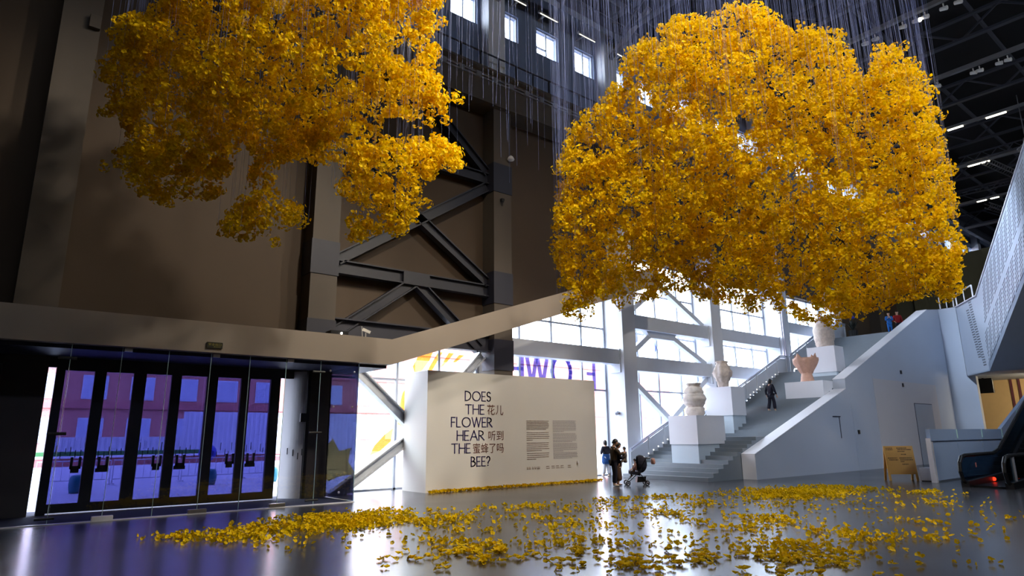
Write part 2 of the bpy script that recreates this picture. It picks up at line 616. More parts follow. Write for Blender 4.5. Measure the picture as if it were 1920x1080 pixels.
# --- columns
for k, xr in enumerate(COLR):
    pale = 20 < xr < 50
    root = thing('column', None, None, (xr - CW / 2, YC, 0), kind='structure')
    root['label'] = 'tall wall column, %s' % (
        ['far', 'far', 'leftmost full height pier with a small box near its top', 'with three dark bands behind the entrance glass', 'with two dark steel bands beside the sloping beam',
         'pale, standing behind the man and the pram', 'pale, behind the second vase', 'pale, with a pipe, at the top of the first railing'][k] if k < 8 else 'farther along the hall past the stair')
    root['category'] = 'column'
    mm = M['greycol'] if pale else M['column']
    b = MB()
    zt = 16.0
    if pale:
        b.box(xr - CW, xr, YC, 21.75, 0, 12)
        b.build('shaft', mm, root)
        b = MB().box(xr - CW, xr, YC, 21.75, 12, zt)
        b.build('upper_shaft', M['column'], root)
    else:
        b.box(xr - CW, xr, YC, 21.75, 0, zt)
        b.build('shaft', mm, root)
    if not pale:
        bands = {2: [], 9: [], 10: [], 11: [], 12: [], 13: [], 3: [(7.3, 8.5), (4.9, 5.74)], 4: [(12.1, 13.42), (7.2, 8.55), (4.45, 5.7)]}.get(k, [(12.1, 13.4)])
        for z0, z1 in bands:
            MB().box(xr - CW - 0.03, xr + 0.03, YC - 0.03, 21.3, z0, z1).build('steel_band', M['jacket'], root)
    MB().box(xr - CW, xr, 20.85, 21.55, 17.55, 24.5).build('top_pier', M['greycol'], root)

# --- clerestory windows
for i, (a, b) in enumerate(WIN):
    f = MB()
    for q in ((a, a + 0.05), (b - 0.05, b), ((a + b) / 2 - 0.03, (a + b) / 2 + 0.03)):
        f.box(q[0], q[1], 21.62, 21.72, 20.68, 22.13)
    f.box(a, b, 21.62, 21.72, 20.68, 20.73)
    f.box(a, b, 21.62, 21.72, 22.08, 22.13)
    if i % 3 == 0:
        f.box(a, (a + b) / 2, 21.62, 21.72, 21.1, 21.15)
    o = struct('window_%d' % (i + 1), f, M['mull'])
    MB().box(a, b, 21.66, 21.67, 20.68, 22.13).build('pane', M['clear'], o)

# --- tall window bays below
BAYS = [(8.9, 15.65, 0, 5.95, [11.93, 13.78], [3.97]),
        (16.65, 23.45, 0, 8.95, [17.94, 19.86, 21.8], [3.97, 7.0]),
        (24.46, 30.98, 0, 11, [25.9, 27.5, 29.45], [4.05, 7.0, 9.2]),
        (31.98, 38.62, 0, 11, [33.4, 35.0, 36.9], [4.05, 7.0, 9.2]),
        (39.63, 46.3, 0, 11, [41.2, 42.9, 44.6], [7.0, 9.2])]
n = 100
BAYWIN = []
for x0, x1, z0, z1, mx, mz in BAYS:
    f = MB()
    for q in [x0 + 0.04, x1 - 0.04] + mx:
        f.box(q - 0.045, q + 0.045, YG - 0.06, YG + 0.06, z0, z1)
    for q in mz:
        f.box(x0, x1, YG - 0.04, YG + 0.04, q - 0.04, q + 0.04)
    f.box(x0, x1, YG - 0.06, YG + 0.06, z0, z0 + 0.06)
    f.box(x0, x1, YG - 0.06, YG + 0.06, z1 - 0.06, z1)
    o = struct('window_%d' % n, f, M['mull'])
    MB().box(x0, x1, YG - 0.005, YG + 0.005, z0, z1).build('pane', M['clear'], o)
    BAYWIN.append(o)
    n += 1

# --- beams and braces of the truss between the columns
def beam_obj(p, q, w_, h_, m, label, i_sec=True):
    b = MB()
    if i_sec:
        b.ibeam(p, q, w_, h_)
    else:
        b.beam(p, q, w_, h_)
    return struct('brace', b, m, None, label, 'steel beam')


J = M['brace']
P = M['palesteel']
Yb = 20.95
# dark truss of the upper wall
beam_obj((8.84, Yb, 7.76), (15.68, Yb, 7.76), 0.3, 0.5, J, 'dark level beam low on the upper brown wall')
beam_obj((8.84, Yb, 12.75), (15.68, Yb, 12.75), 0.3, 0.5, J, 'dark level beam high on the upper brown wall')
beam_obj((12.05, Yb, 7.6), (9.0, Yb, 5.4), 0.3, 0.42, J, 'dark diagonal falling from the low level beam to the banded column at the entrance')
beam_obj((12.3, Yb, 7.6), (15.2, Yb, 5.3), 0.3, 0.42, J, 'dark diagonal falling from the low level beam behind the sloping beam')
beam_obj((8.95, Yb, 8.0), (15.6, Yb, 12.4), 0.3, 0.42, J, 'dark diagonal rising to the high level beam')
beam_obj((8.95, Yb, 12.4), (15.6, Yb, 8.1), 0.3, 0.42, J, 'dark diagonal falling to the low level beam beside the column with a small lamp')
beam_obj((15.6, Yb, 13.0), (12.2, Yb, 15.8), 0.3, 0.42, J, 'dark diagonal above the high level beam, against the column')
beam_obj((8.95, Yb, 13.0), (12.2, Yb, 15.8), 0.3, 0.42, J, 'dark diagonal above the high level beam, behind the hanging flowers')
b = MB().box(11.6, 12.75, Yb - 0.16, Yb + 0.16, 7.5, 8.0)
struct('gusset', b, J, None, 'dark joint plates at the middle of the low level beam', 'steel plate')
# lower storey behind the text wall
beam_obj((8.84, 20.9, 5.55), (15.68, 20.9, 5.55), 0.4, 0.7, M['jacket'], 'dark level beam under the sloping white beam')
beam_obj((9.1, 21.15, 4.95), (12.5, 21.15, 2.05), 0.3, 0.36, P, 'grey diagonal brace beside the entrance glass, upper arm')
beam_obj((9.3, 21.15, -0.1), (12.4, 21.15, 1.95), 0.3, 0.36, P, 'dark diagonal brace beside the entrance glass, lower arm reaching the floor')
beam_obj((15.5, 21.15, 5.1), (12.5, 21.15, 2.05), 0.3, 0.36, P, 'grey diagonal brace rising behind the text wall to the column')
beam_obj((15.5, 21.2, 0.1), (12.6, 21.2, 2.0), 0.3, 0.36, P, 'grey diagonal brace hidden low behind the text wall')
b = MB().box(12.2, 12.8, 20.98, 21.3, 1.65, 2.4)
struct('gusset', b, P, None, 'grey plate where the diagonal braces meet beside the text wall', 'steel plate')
# pale spandrel beams of the glazed bays
for x0, x1, zs in [(16.62, 23.48, [5.53]), (24.43, 31.0, [7.4, 5.29]), (31.95, 38.65, [7.44, 5.33]), (39.6, 46.35, [8.6, 6.4])]:
    for z in zs:
        b = MB().box(x0, x1, 20.75, 21.3, z - 0.35, z + 0.35)
        b.box(x1 - 0.06, x1, 20.7, 21.35, z - 0.75, z + 0.38)
        b.box(x0, x0 + 0.06, 20.7, 21.35, z - 0.4, z + 0.38)
        struct('beam', b, P, None, 'pale grey level beam across the tall window %s' % {
            (16.62, 5.53): 'above the violet letters', (24.43, 7.4): 'over the hanging gusset plate', (24.43, 5.29): 'under the hanging gusset plate and above the lowest crossed braces',
            (31.95, 7.44): 'behind the second vase, upper', (31.95, 5.33): 'behind the second vase, lower'}.get((x0, z), 'far up the stair at height %.1f m' % z), 'beam')
Z = 21.1
for p, q, t in [((24.5, Z, 4.6), (30.9, Z, 0.25), 'falling to the stair railing, crossing the other low brace'),
                ((30.9, Z, 4.85), (24.5, Z, 0.55), 'rising past the first vase, crossing the other low brace'),
                ((26.3, Z, 6.95), (24.5, Z, 5.7), 'from the hanging plate down to the column behind the man'),
                ((27.9, Z, 6.95), (30.9, Z, 5.65), 'from the hanging plate down toward the second vase'),
                ((27.2, Z, 9.65), (30.9, Z, 7.8), 'above the upper pale beam, falling right under the flowers'),
                ((27.2, Z, 9.65), (24.5, Z, 7.8), 'above the upper pale beam, falling left behind the flowers')]:
    beam_obj(p, q, 0.26, 0.26, P, 'pale grey diagonal brace ' + t, False)
b = MB().prism([(25.85, 7.05), (28.3, 7.05), (28.15, 6.72), (26.1, 6.72)], 'y', 20.95, 21.25)
struct('gusset', b, M['palesteel'], None, 'pale hanging gusset plate under the upper pale beam', 'steel plate')

# --- white entrance fascia, level over the doors then sloping up along the wall
f = MB()
prof = [(-16, 4.09), (9.82, 4.09), (23.5, 8.62), (23.5, 9.5), (9.82, 4.9), (-16, 4.9)]
f.prism(prof, 'y', 18.2, 18.55)
struct('trim_2', f, M['fascia'], label='cream plaster fascia, level over the entrance then sloping up to the flowers', cat='fascia')
f = MB().box(-16, 9.82, 18.55, 21.3, 4.0, 4.25)
struct('trim_3', f, M['vestceil'], label='dark soffit over the glass entrance', cat='soffit')
struct('baseboard_entrance', MB().box(-3, 8.8, 18.3, 21.9, -0.05, 0.015), M['mat_'], label='dark mat on the floor between glass and doors', cat='door mat')

# --- ceiling steel: girders across the hall at each column line, purlins along it
for k, xr in enumerate(COLR[2:13]):
    g = MB()
    xm = xr - CW / 2
    g.beam((xm, -16, 24.2), (xm, 21.5, 24.2), 0.3, 0.14)
    g.beam((xm, -16, 22.9), (xm, 21.5, 22.9), 0.3, 0.14)
    y = -16.0
    s = 0
    while y < 20:
        g.beam((xm, y, 22.9 if s else 24.2), (xm, y + 1.9, 24.2 if s else 22.9), 0.08, 0.1)
        y += 1.9
        s = 1 - s
    struct('roof_truss', g, M['truss'], None, None, None)
g = MB()
for y in (-12, -8, -4, 0, 4, 8, 12, 16, 19.6):
    g.beam((-16, y, 24.35), (95, y, 24.35), 0.12, 0.3)
struct('ceiling_purlins', g, M['truss'], None, 'dark purlins running the length of the roof', 'roof beam')
g = MB().ibeam((-16, 20.0, 23.0), (95, 20.0, 23.0), 0.35, 0.8)
struct('roof_girder', g, M['truss'], None, 'dark girder running just above the high windows', 'roof beam')
for xr in COLR[3:12]:
    xm = xr - CW / 2
    g = MB().beam((xm, 20.85, 21.9), (xm, 18.0, 23.4), 0.22, 0.22)
    struct('knee_brace', g, M['track'], None, None, None)
# lattice beams over the stair
for (p, q, t) in [((56.0, 14, 22.0), (56.0, -8, 22.0), 'nearer'), ((64.0, 18, 22.0), (64.0, -8, 22.0), 'farther')]:
    g = MB()
    for dz in (0, 0.5):
        g.beam((p[0], p[1], p[2] + dz), (q[0], q[1], q[2] + dz), 0.1, 0.1)
    y = q[1]
    while y < p[1] - 0.5:
        g.beam((p[0], y, p[2]), (p[0], y + 0.5, p[2] + 0.5), 0.05, 0.05)
        g.beam((p[0], y + 0.5, p[2] + 0.5), (p[0], y + 1.0, p[2]), 0.05, 0.05)
        y += 1.0
    struct('lattice_beam', g, M['truss'], None, 'dark lattice beam crossing under the roof, %s one' % t, 'roof beam')
for (p, q, t) in [((56, 12.5, 21.6), (75, 10.0, 21.6), 'from the lit tubes'), ((56, 8.0, 21.6), (80, 4.5, 21.6), 'toward the white balustrade'), ((68, 15.5, 21.6), (84, 13.2, 21.6), 'farthest')]:
    g = MB()
    d = Vector(q) - Vector(p)
    L = d.length
    u = d.normalized()
    s = u.cross(Vector((0, 0, 1)))
    for a in (-0.2, 0.2):
        for dz in (0, 0.4):
            g.beam(Vector(p) + s * a + Vector((0, 0, dz)), Vector(q) + s * a + Vector((0, 0, dz)), 0.07, 0.07)
    t_ = 0.0
    while t_ < L - 0.4:
        a = Vector(p) + u * t_
        g.beam(a + s * 0.2, a + u * 0.4 - s * 0.2, 0.04, 0.04)
        g.beam(a + s * 0.2, a + u * 0.4 + s * 0.2 + Vector((0, 0, 0.4)), 0.04, 0.04)
        t_ += 0.4
    struct('box_truss', g, M['track'], None, 'grey box truss under the roof, the one %s' % t, 'roof truss')

# --- staircase: three flights with landings
STEPS = []
x, z = 22.65, 0.0
def flight(x, z, x1, rise=0.158, tread=0.37):
    while x < x1 - 0.05:
        z += rise
        STEPS.append((x, z))
        x += tread
    return x, z
x, z = flight(x, z, 26.6, 0.157, 0.37)
x = 28.9
x, z = flight(x, z, 31.6, 0.157, 0.37)
x, z = flight(x, z, 37.3, 0.163, 0.37)
x = 38.7
x, z = flight(x, z, 44.9, 0.162, 0.37)
ZTOP = z
prof = []
for i, (xs, zs) in enumerate(STEPS):
    prof.append((xs, STEPS[i - 1][1] if i else 0.0))
    prof.append((xs, zs))
XE = 60.0
low = [p for p in prof if p[0] < 25.05]
st = MB()
YS0, YS1 = 15.68, 20.15
def slab(p, y0, y1, xe):
    poly = p + [(xe, p[-1][1]), (xe, 0.0)]
    st.prism(poly, 'y', y0, y1)
slab([(25.15, 0.0), (25.15, [z_ for x_, z_ in prof if x_ <= 25.15][-1])] + [p for p in prof if p[0] > 25.15], YS0, YS1, XE)
slab(low, 15.7, YS1, 25.15)
# nosing strips
o = struct('staircase', st, M['step'], None, 'wide grey stone staircase climbing along the windows', 'staircase')
struct('floor_upper', MB().box(XE, 95, -4, 21.3, ZTOP - 0.4, ZTOP), M['step'])
struct('floor_landing', MB().box(45, XE, 20.15, 21.3, ZTOP - 0.4, ZTOP), M['step'])

# side wall of the stair (two stepped parts with a sloping top)
s = MB()
s.prism([(25.13, 0), (49.5, 0), (49.5, 4.06), (34.15, 4.06), (25.15, 1.03)], 'y', 15.06, 15.68)
s.prism([(34.2, 4.06), (49.5, 4.06), (49.5, 9.98), (47.4, 9.72), (34.25, 4.58)], 'y', 15.06, 15.68)
o = struct('wall_stair', s, M['white2'], None, None, None)
cap = MB()
cap.add([(25.12, 15.05, 1.04), (25.12, 15.69, 1.04), (34.15, 15.69, 4.075), (34.15, 15.05, 4.075), (25.12, 15.05, 1.01), (25.12, 15.69, 1.01), (34.15, 15.69, 4.045), (34.15, 15.05, 4.045)],
        [(0, 1, 2, 3), (7, 6, 5, 4), (0, 4, 5, 1), (1, 5, 6, 2), (2, 6, 7, 3), (3, 7, 4, 0)])
cap.add([(34.22, 15.05, 4.6), (34.22, 15.69, 4.6), (47.4, 15.69, 9.74), (47.4, 15.05, 9.74), (34.22, 15.05, 4.57), (34.22, 15.69, 4.57), (47.4, 15.69, 9.71), (47.4, 15.05, 9.71)],
        [(0, 1, 2, 3), (7, 6, 5, 4), (0, 4, 5, 1), (1, 5, 6, 2), (2, 6, 7, 3), (3, 7, 4, 0)])
cap.box(25.10, 25.13, 15.06, 15.68, 0, 1.03)
cap.build('white_cap', M['capwhite'], o)
p_ = MB()
p_.box(37.6, 46.8, 15.045, 15.07, 0.02, 4.75)
p_.build('repainted_patch', M['patch'], o)
p_ = MB()
p_.box(42.9, 45.6, 15.02, 15.06, 0.0, 3.5)
d = p_.build('flush_door', M['flushdoor'], o)
g = MB()
g.box(42.86, 42.9, 15.03, 15.06, 0, 3.54)
g.box(45.6, 45.64, 15.03, 15.06, 0, 3.54)
g.box(42.86, 45.64, 15.03, 15.06, 3.5, 3.54)
g.box(45.2, 45.35, 14.98, 15.02, 1.1, 1.35)
g.build('door_gap', M['vestceil'], d)
for (a, z) in [(41.5, 5.3), (41.5, 4.55), (34.95, 1.89)]:
    MB().box(a, a + 0.16, 15.0, 15.06, z - 0.1, z + 0.1).build('wall_socket', M['black'], o)
MB().box(32.4, 33.2, 15.04, 15.06, 2.62, 2.67).box(33.05, 33.1, 15.045, 15.06, 1.6, 2.6).build('wall_slot', M['vestceil'], o)
MB().box(34.6, 34.64, 15.05, 15.062, 0.2, 4.0).box(34.7, 35.9, 15.052, 15.062, 0.1, 1.85).build('wall_seam', M['white2'], o)
# wall behind the top of the stair
b = MB().box(60, 60.4, 10, 21.3, ZTOP, 16)
for y in (11.2, 13.6, 16.4, 18.9):
    b.box(59.7, 60, y, y + 0.9, ZTOP, 16)
struct('wall_upper', b, M['olive'])
b = MB()
for y0, y1 in ((12.4, 13.4), (14.7, 16.2), (17.5, 18.7)):
    b.box(59.9, 60.0, y0, y1, ZTOP, ZTOP + 3.2)
struct('trim_4', b, M['olivedark'], label='dark panels in the olive wall at the top of the stair', cat='wall panel')

# --- return wall, perforated stair balustrade and its underside
b = MB()
b.box(49.5, 49.9, 14.02, 15.06, 5.36, 9.98)
struct('wall_return', b, M['white2'])
b = MB()
b.box(49.5, 49.9, 13.55, 15.06, 0, 5.36)
struct('wall_pier', b, M['white2'])
A = Vector((49.5, 14.0, 0))
u = Vector((-0.84, -0.543, 0)).normalized()
B = A + u * 3.87                      # fold of the balustrade
nrm = Vector((-u.y, u.x, 0))          # away from the viewer side
if nrm.dot(Vector((-1, 0.4, 0))) > 0:
    nrm = -nrm
Lr, rise = 14.0, 0.608
C_ = B + u * Lr
th = 0.12
def panelbox(mb, pts):
    """pts: four corners (bottom a, bottom b, top b, top a); gives the panel its thickness behind"""
    v = [Vector(p) for p in pts]
    q = [p + nrm * th for p in v]
    mb.add(v + q, [(0, 1, 2, 3), (7, 6, 5, 4), (0, 4, 5, 1), (1, 5, 6, 2), (2, 6, 7, 3), (3, 7, 4, 0)])
root = thing('stair_balustrade', 'white perforated balustrade folding up toward the upper floor', 'balustrade', tuple(B), kind='structure')
zb, ztp = 5.36, 9.98
m1 = MB()
panelbox(m1, [A + Vector((0, 0, zb)), B + Vector((0, 0, zb)), B + Vector((0, 0, ztp)), A + Vector((0, 0, ztp))])
m1.build('landing_panel', M['white2'], root)
m2 = MB()
panelbox(m2, [B + Vector((0, 0, zb)), C_ + Vector((0, 0, zb + Lr * rise)), C_ + Vector((0, 0, ztp + Lr * 0.608)), B + Vector((0, 0, ztp))])
m2.build('flight_panel', M['white2'], root)
# perforation: slots set as small dark recess plates proud by a hair, in slanted bands
h1, h2 = MB(), MB()
off = -nrm * 0.006
def slot(mb, o_, dx, dz, w_, h_, sl):
    p = o_ + off
    mb.quad(p + u * dx + Vector((0, 0, dz)), p + u * (dx + w_) + Vector((0, 0, dz + w_ * sl)), p + u * (dx + w_) + Vector((0, 0, dz + w_ * sl + h_)), p + u * dx + Vector((0, 0, dz + h_)))
for col, (x0, z0, z1) in enumerate([(1.75, 6.3, 9.5), (2.35, 5.75, 9.9), ]):
    z = z0
    while z < z1:
        fr = (z1 - z) / (z1 - z0)
        for k in range(3):
            slot(h1, B - u * 3.87, x0 + k * 0.17 + fr * 0.75, z, 0.11, 0.075, 0)
        z += 0.16
h1.build('perforation_slots', M['black'], root)
for band in range(20):
    for row in range(26):
        s_ = row * 0.17
        base = 0.25 + band * 0.72 - s_ * 0.42 + 1.0
        for k in range(4):
            dx = base + k * 0.135
            if not (0.15 < dx < Lr - 0.2):
                continue
            top = ztp + dx * 0.608
            bot = zb + dx * rise
            zz = top - 0.35 - s_ * 1.05
            if zz < bot + 0.25:
                continue
            if (row % 13) > 10:
                continue
            slot(h2, B, dx, zz, 0.09, 0.07, 1.0)
h2.build('perforation_slots', M['black'], root)
# steel edge on top and bottom
e = MB()
e.beam(B + Vector((0, 0, ztp)), C_ + Vector((0, 0, ztp + Lr * 0.608)), 0.14, 0.05)
e.beam(A + Vector((0, 0, ztp)), B + Vector((0, 0, ztp)), 0.14, 0.05)
e.build('edge_strip', M['capwhite'], root)
# underside
perp = -nrm if nrm.dot(Vector((0.4, -0.9, 0))) < 0 else nrm
perp = Vector((0.38, -0.925, 0))
W_ = 7.0
s = MB()
v = [B + Vector((0, 0, zb)), C_ + Vector((0, 0, zb + Lr * rise)), C_ + perp * W_ + Vector((0, 0, zb + Lr * rise)), B + perp * W_ + Vector((0, 0, zb))]
q = [p + Vector((0, 0, 0.5)) for p in v]
s.add(v + q, [(0, 1, 2, 3), (7, 6, 5, 4), (0, 4, 5, 1), (1, 5, 6, 2), (2, 6, 7, 3), (3, 7, 4, 0)])
s.build('sloping_soffit', M['soffit'], root)
s = MB()
v = [A + Vector((0, 0, zb)), B + Vector((0, 0, zb)), B + perp * W_ + Vector((0, 0, zb)), B + perp * W_ + Vector((10, 0, zb)), A + Vector((8, 2, zb))]
q = [p + Vector((0, 0, 0.08)) for p in v]
s.add(v + q, [(0, 1, 2, 3, 4), (9, 8, 7, 6, 5)] + [(i, i + 5, (i + 1) % 5 + 5, (i + 1) % 5) for i in range(5)])
s.build('landing_soffit', M['soffit'], root)
# little guard rails on top
for p, q, t in [((49.5, 14.9, 10.0), (49.5, 14.1, 10.0), 'at the wall peak, flat one'), (tuple(A + u * 0.3 + Vector((0, 0, 10))), tuple(B - u * 0.6 + Vector((0, 0, 10))), 'on the perforated balustrade')]:
    r = MB()
    p, q = Vector(p), Vector(q)
    hh = Vector((0, 0, 0.75))
    r.tube([p, p + hh, q + hh, q], 0.045, 6)
    mm_ = (p + q) / 2
    r.tube([mm_, mm_ + hh], 0.03, 6)
    tag(r.build('guard_rail', M['capwhite']), 'small white guard rail %s' % t, 'railing')
# warm lit wall under the landing
b = MB().box(55, 55.3, 4, 20, 0, 6)
struct('wall_far', b, M['tan'])
b = MB()
for y in (13.0, 12.55, 12.0, 11.4, 10.6):
    b.box(54.9, 55.0, y, y + 0.12, 0, 6)
struct('trim_5', b, M['stripe'], label='maroon upright fins on the warm tan wall', cat='wall fins')
# ================================================================== ENTRANCE
# frameless glass partition at the hall side: each pane a thing with its clamps
seam = [-2.0, -0.5, 1.4, 2.45, 3.49, 4.51, 5.52, 6.53, 7.56, 8.78]
names = ['first', 'second', 'third', 'fourth', 'fifth', 'sixth', 'seventh', 'eighth', 'ninth']
for i in range(len(seam) - 1):
    a, b = seam[i], seam[i + 1]
    t = thing('glass_panel', 'tall frameless glass pane of the entrance screen, %s from the dark corner' % names[i], 'glass panel', ((a + b) / 2, 18.35, 0), group='frameless entrance panes')
    MB().box(a + 0.012, b - 0.012, 18.34, 18.356, 0.03, 4.08).build('pane', M['vest'], t)
    MB().box(b - 0.014, b - 0.004, 18.335, 18.362, 0.03, 4.08).build('polished_edge', M['glassedge'], t)
    if i in (2, 4, 6):
        MB().bev(b - 0.22, b + 0.22, 18.30, 18.40, 0.0, 0.12, 0.01).build('floor_clamp', M['capwhite'] if i == 2 else M['chrome'], t)
        MB().box(b + 0.03, b + 0.2, 18.31, 18.39, 3.98, 4.07).build('top_clamp', M['chrome'], t)
    if i in (1, 7):
        for z in (0.14, 2.0, 3.75):
            MB().tube([(b - 0.25, 18.345, z), (b + 0.12, 18.345, z)], 0.035, 8).build('hinge', M['black'], t)
    if i == 8:
        for x_, z in ((8.0, 2.75), (8.6, 2.75), (7.85, 3.8), (8.62, 3.8), (8.3, 0.3)):
            MB().sphere((x_, 18.33, z), 0.035, 8, 6).build('stud', M['chrome'], t)
# return pane at the right end
t = thing('glass_panel', 'dark tinted glass return at the end of the entrance screen', 'glass panel', (8.78, 19.6, 0))
MB().box(8.77, 8.786, 18.36, 20.45, 0.03, 4.05).build('pane', M['darkglass'], t)
struct('baseboard_glass', MB().box(-3, 8.78, 18.29, 18.42, 0, 0.022), M['capwhite'], label='bright metal sill strip under the entrance glass', cat='sill')

# dark door screen
YD = 20.7
frame = MB()
frame.box(-16, 0.06, YD - 0.05, YD + 0.12, 0, 4.0)
frame.box(0.2, 0.98, YD - 0.05, YD + 0.12, 0, 4.0)
frame.box(0.06, 0.2, YD - 0.05, YD + 0.12, 0, 2.3)
frame.box(0.06, 0.2, YD - 0.05, YD + 0.12, 3.75, 4.0)
frame.box(1.0, 8.0, YD - 0.05, YD + 0.1, 3.72, 4.0)
frame.box(1.3, 1.5, YD - 0.1, YD + 0.1, 0, 3.75)
fo = struct('door_frame', frame, M['darkframe'], None, 'black frame and dark wall around the entrance doors', 'door frame')
MB().box(1.05, 1.32, YD + 0.02, YD + 0.03, 0.15, 3.72).build('side_light', M['clear'], fo)
MB().box(0.06, 0.2, YD + 0.02, YD + 0.03, 2.3, 3.75).build('side_light', M['clear'], fo)
panes = [(1.5, 2.17), (2.44, 3.1), (3.41, 4.06), (4.32, 5.02), (5.32, 6.0), (6.26, 6.9)]
edges = [(1.38, 2.30), (2.30, 3.25), (3.25, 4.19), (4.19, 5.17), (5.17, 6.13), (6.13, 7.08)]
for i, ((a, b), (e0, e1)) in enumerate(zip(panes, edges)):
    f = MB()
    f.box(e0, a, YD - 0.06, YD + 0.06, 0.05, 3.72)
    f.box(b, e1, YD - 0.06, YD + 0.06, 0.05, 3.72)
    f.box(a, b, YD - 0.06, YD + 0.06, 3.66, 3.72)
    f.box(a, b, YD - 0.06, YD + 0.06, 0.05, 0.27)
    o = struct('door_%d' % (i + 1), f, M['darkframe'])
    MB().box(a, b, YD - 0.005, YD + 0.005, 0.27, 3.66).build('pane', M['violet'], o)
    h = MB()
    s = a + 0.05 if i % 2 else b - 0.05
    q = 0.24 if i % 2 else -0.24
    h.box(s, s + q, YD - 0.12, YD - 0.06, 1.12, 1.2)
    h.box(s, s + q * 0.25, YD - 0.12, YD - 0.06, 1.12, 1.42)
    h.box(s + q * 0.75, s + q, YD - 0.12, YD - 0.06, 1.12, 1.42)
    h.box(s - 0.03, s + q + 0.03, YD - 0.08, YD - 0.05, 1.02, 1.12)
    h.build('handle', M['black'], o)
    d = MB()
    xx = a + 0.04
    rr = random.Random(i)
    while xx < b - 0.04:
        z = 1.42 + rr.uniform(-0.1, 0.12)
        d.box(xx, xx + 0.018, YD - 0.012, YD - 0.007, z, z + rr.uniform(0.12, 0.24))
        xx += rr.uniform(0.07, 0.15)
    d.build('safety_marks', M['black'], o)
# open gap, pale curved leaf and the dark jamb beside it
f = MB()
pts = []
for k in range(9):
    t_ = k / 8
    pts.append((7.44 + 0.5 * t_, 20.9 - 0.55 * math.sin(t_ * 1.3)))
poly = pts + [(x_ , y_ + 0.06) for x_, y_ in reversed(pts)]
f.prism(poly, 'z', 0.02, 3.95)
o = struct('door_7', f, M['white'])
mk = MB()
for k, (dx, z) in enumerate([(0.08, 1.35), (0.2, 1.3), (0.32, 1.2), (0.42, 1.32)]):
    xx, yy = 7.44 + dx + 0.05, 20.9 - 0.55 * math.sin((dx + 0.05) / 0.5 * 1.3) - 0.012
    mk.box(xx, xx + 0.02, yy - 0.01, yy + 0.02, z, z + 0.2)
mk.build('safety_marks', M['black'], o)
MB().box(7.78, 7.98, 20.28, 20.36, 2.35, 2.62).build('push_plate', M['black'], o)
struct('door_jamb', MB().box(7.96, 8.06, 20.3, 20.9, 0, 3.98).box(7.08, 7.2, YD - 0.06, YD + 0.06, 0.05, 3.75), M['darkframe'], None, 'black jambs on either side of the open door gap', 'door frame')

# exit sign on the fascia
t = thing('exit_sign', 'small dark exit sign on the cream fascia over the doors', 'sign', (4.51, 18.15, 4.2))
MB().bev(4.31, 4.71, 18.15, 18.2, 4.2, 4.36, 0.008).build('plate', M['greenblk'], t)


def text_mesh(name, body, x0, x1, z0, z1, y, m, parent, flip=False, thick=0.004):
    """flat lettering standing in the X-Z plane, fitted to the given box"""
    cu = bpy.data.curves.new(name, 'FONT')
    cu.body = body
    cu.resolution_u = 3
    o = bpy.data.objects.new(name, cu)
    COL.objects.link(o)
    bpy.context.view_layer.update()
    dg = bpy.context.evaluated_depsgraph_get()
    me = bpy.data.meshes.new_from_object(o.evaluated_get(dg))
    bpy.data.objects.remove(o)
    vs = np.array([v.co[:] for v in me.vertices])
    lo, hi = vs.min(0), vs.max(0)
    for v in me.vertices:
        fx = (v.co.x - lo[0]) / (hi[0] - lo[0])
        fz = (v.co.y - lo[1]) / (hi[1] - lo[1])
        if flip:
            fx = 1 - fx
        v.co = (x0 + fx * (x1 - x0), y, z0 + fz * (z1 - z0))
    me.materials.clear()
    me.materials.append(m)
    return link(name, me, parent)


text_mesh('sign_lettering', '\u5b89\u5168\u51fa\u53e3', 4.35, 4.67, 4.265, 4.335, 18.147, M['signink'], t)
text_mesh('sign_small_lettering', 'EXIT', 4.49, 4.66, 4.225, 4.25, 18.147, M['signink'], t)

# small devices
t = thing('wall_camera', 'pale surveillance camera on a short post on the entrance fascia', 'camera', (8.95, 18.35, 4.9))
MB().tube([(8.95, 18.35, 4.9), (8.95, 18.35, 5.08)], 0.015, 6).build('post', M['white'], t)
MB().beam((8.86, 18.4, 5.16), (9.08, 18.3, 5.06), 0.09, 0.09).build('camera_body', M['white'], t)
MB().tube([(8.84, 18.35, 4.9), (8.82, 18.38, 5.25)], 0.008, 5).build('aerial', M['white'], t)
t = thing('projector', 'black projector with a lit lens on the entrance roof', 'projector', (8.1, 18.75, 4.9))
MB().bev(7.9, 8.5, 18.6, 19.0, 4.9, 5.08, 0.02).build('body', M['black'], t)
MB().sphere((8.25, 18.58, 5.0), 0.035, 8, 6).build('lens', M['lens'], t)
MB().box(8.5, 9.75, 18.57, 18.9, 4.9, 4.94).build('cable_tray', M['black'], t)
t = thing('junction_box', 'small brown box fixed high on the leftmost full height pier', 'junction box', (0.95, 20.45, 13.6))
MB().bev(0.82, 1.1, 20.35, 20.5, 13.55, 13.95, 0.01).build('box_body', M['column'], t)
t = thing('wall_lamp', 'small white flood lamp hanging by a cord on the banded column', 'lamp', (16.5, 20.4, 13.7))
MB().tube([(16.5, 20.44, 16.0), (16.5, 20.44, 13.95)], 0.02, 5).build('cord', M['jacket'], t)
MB().lathe([(0.02, 0.18), (0.1, 0.12), (0.16, 0.0), (0.14, -0.04)], (16.5, 20.35, 13.72), 12).build('lamp_head', M['white'], t, True)
t = thing('wall_camera', 'small dark camera on the banded column between its two dark bands', 'camera', (16.05, 20.35, 11.7))
MB().box(16.0, 16.12, 20.35, 20.5, 11.66, 11.8).build('bracket', M['black'], t)
MB().tube([(16.05, 20.35, 11.72), (15.95, 20.2, 11.66)], 0.06, 8).build('camera_body', M['black'], t)
t = thing('bracket_lamp', 'small dark bracket lamp on the pale column behind the man', 'lamp', (23.4, 21.0, 2.9))
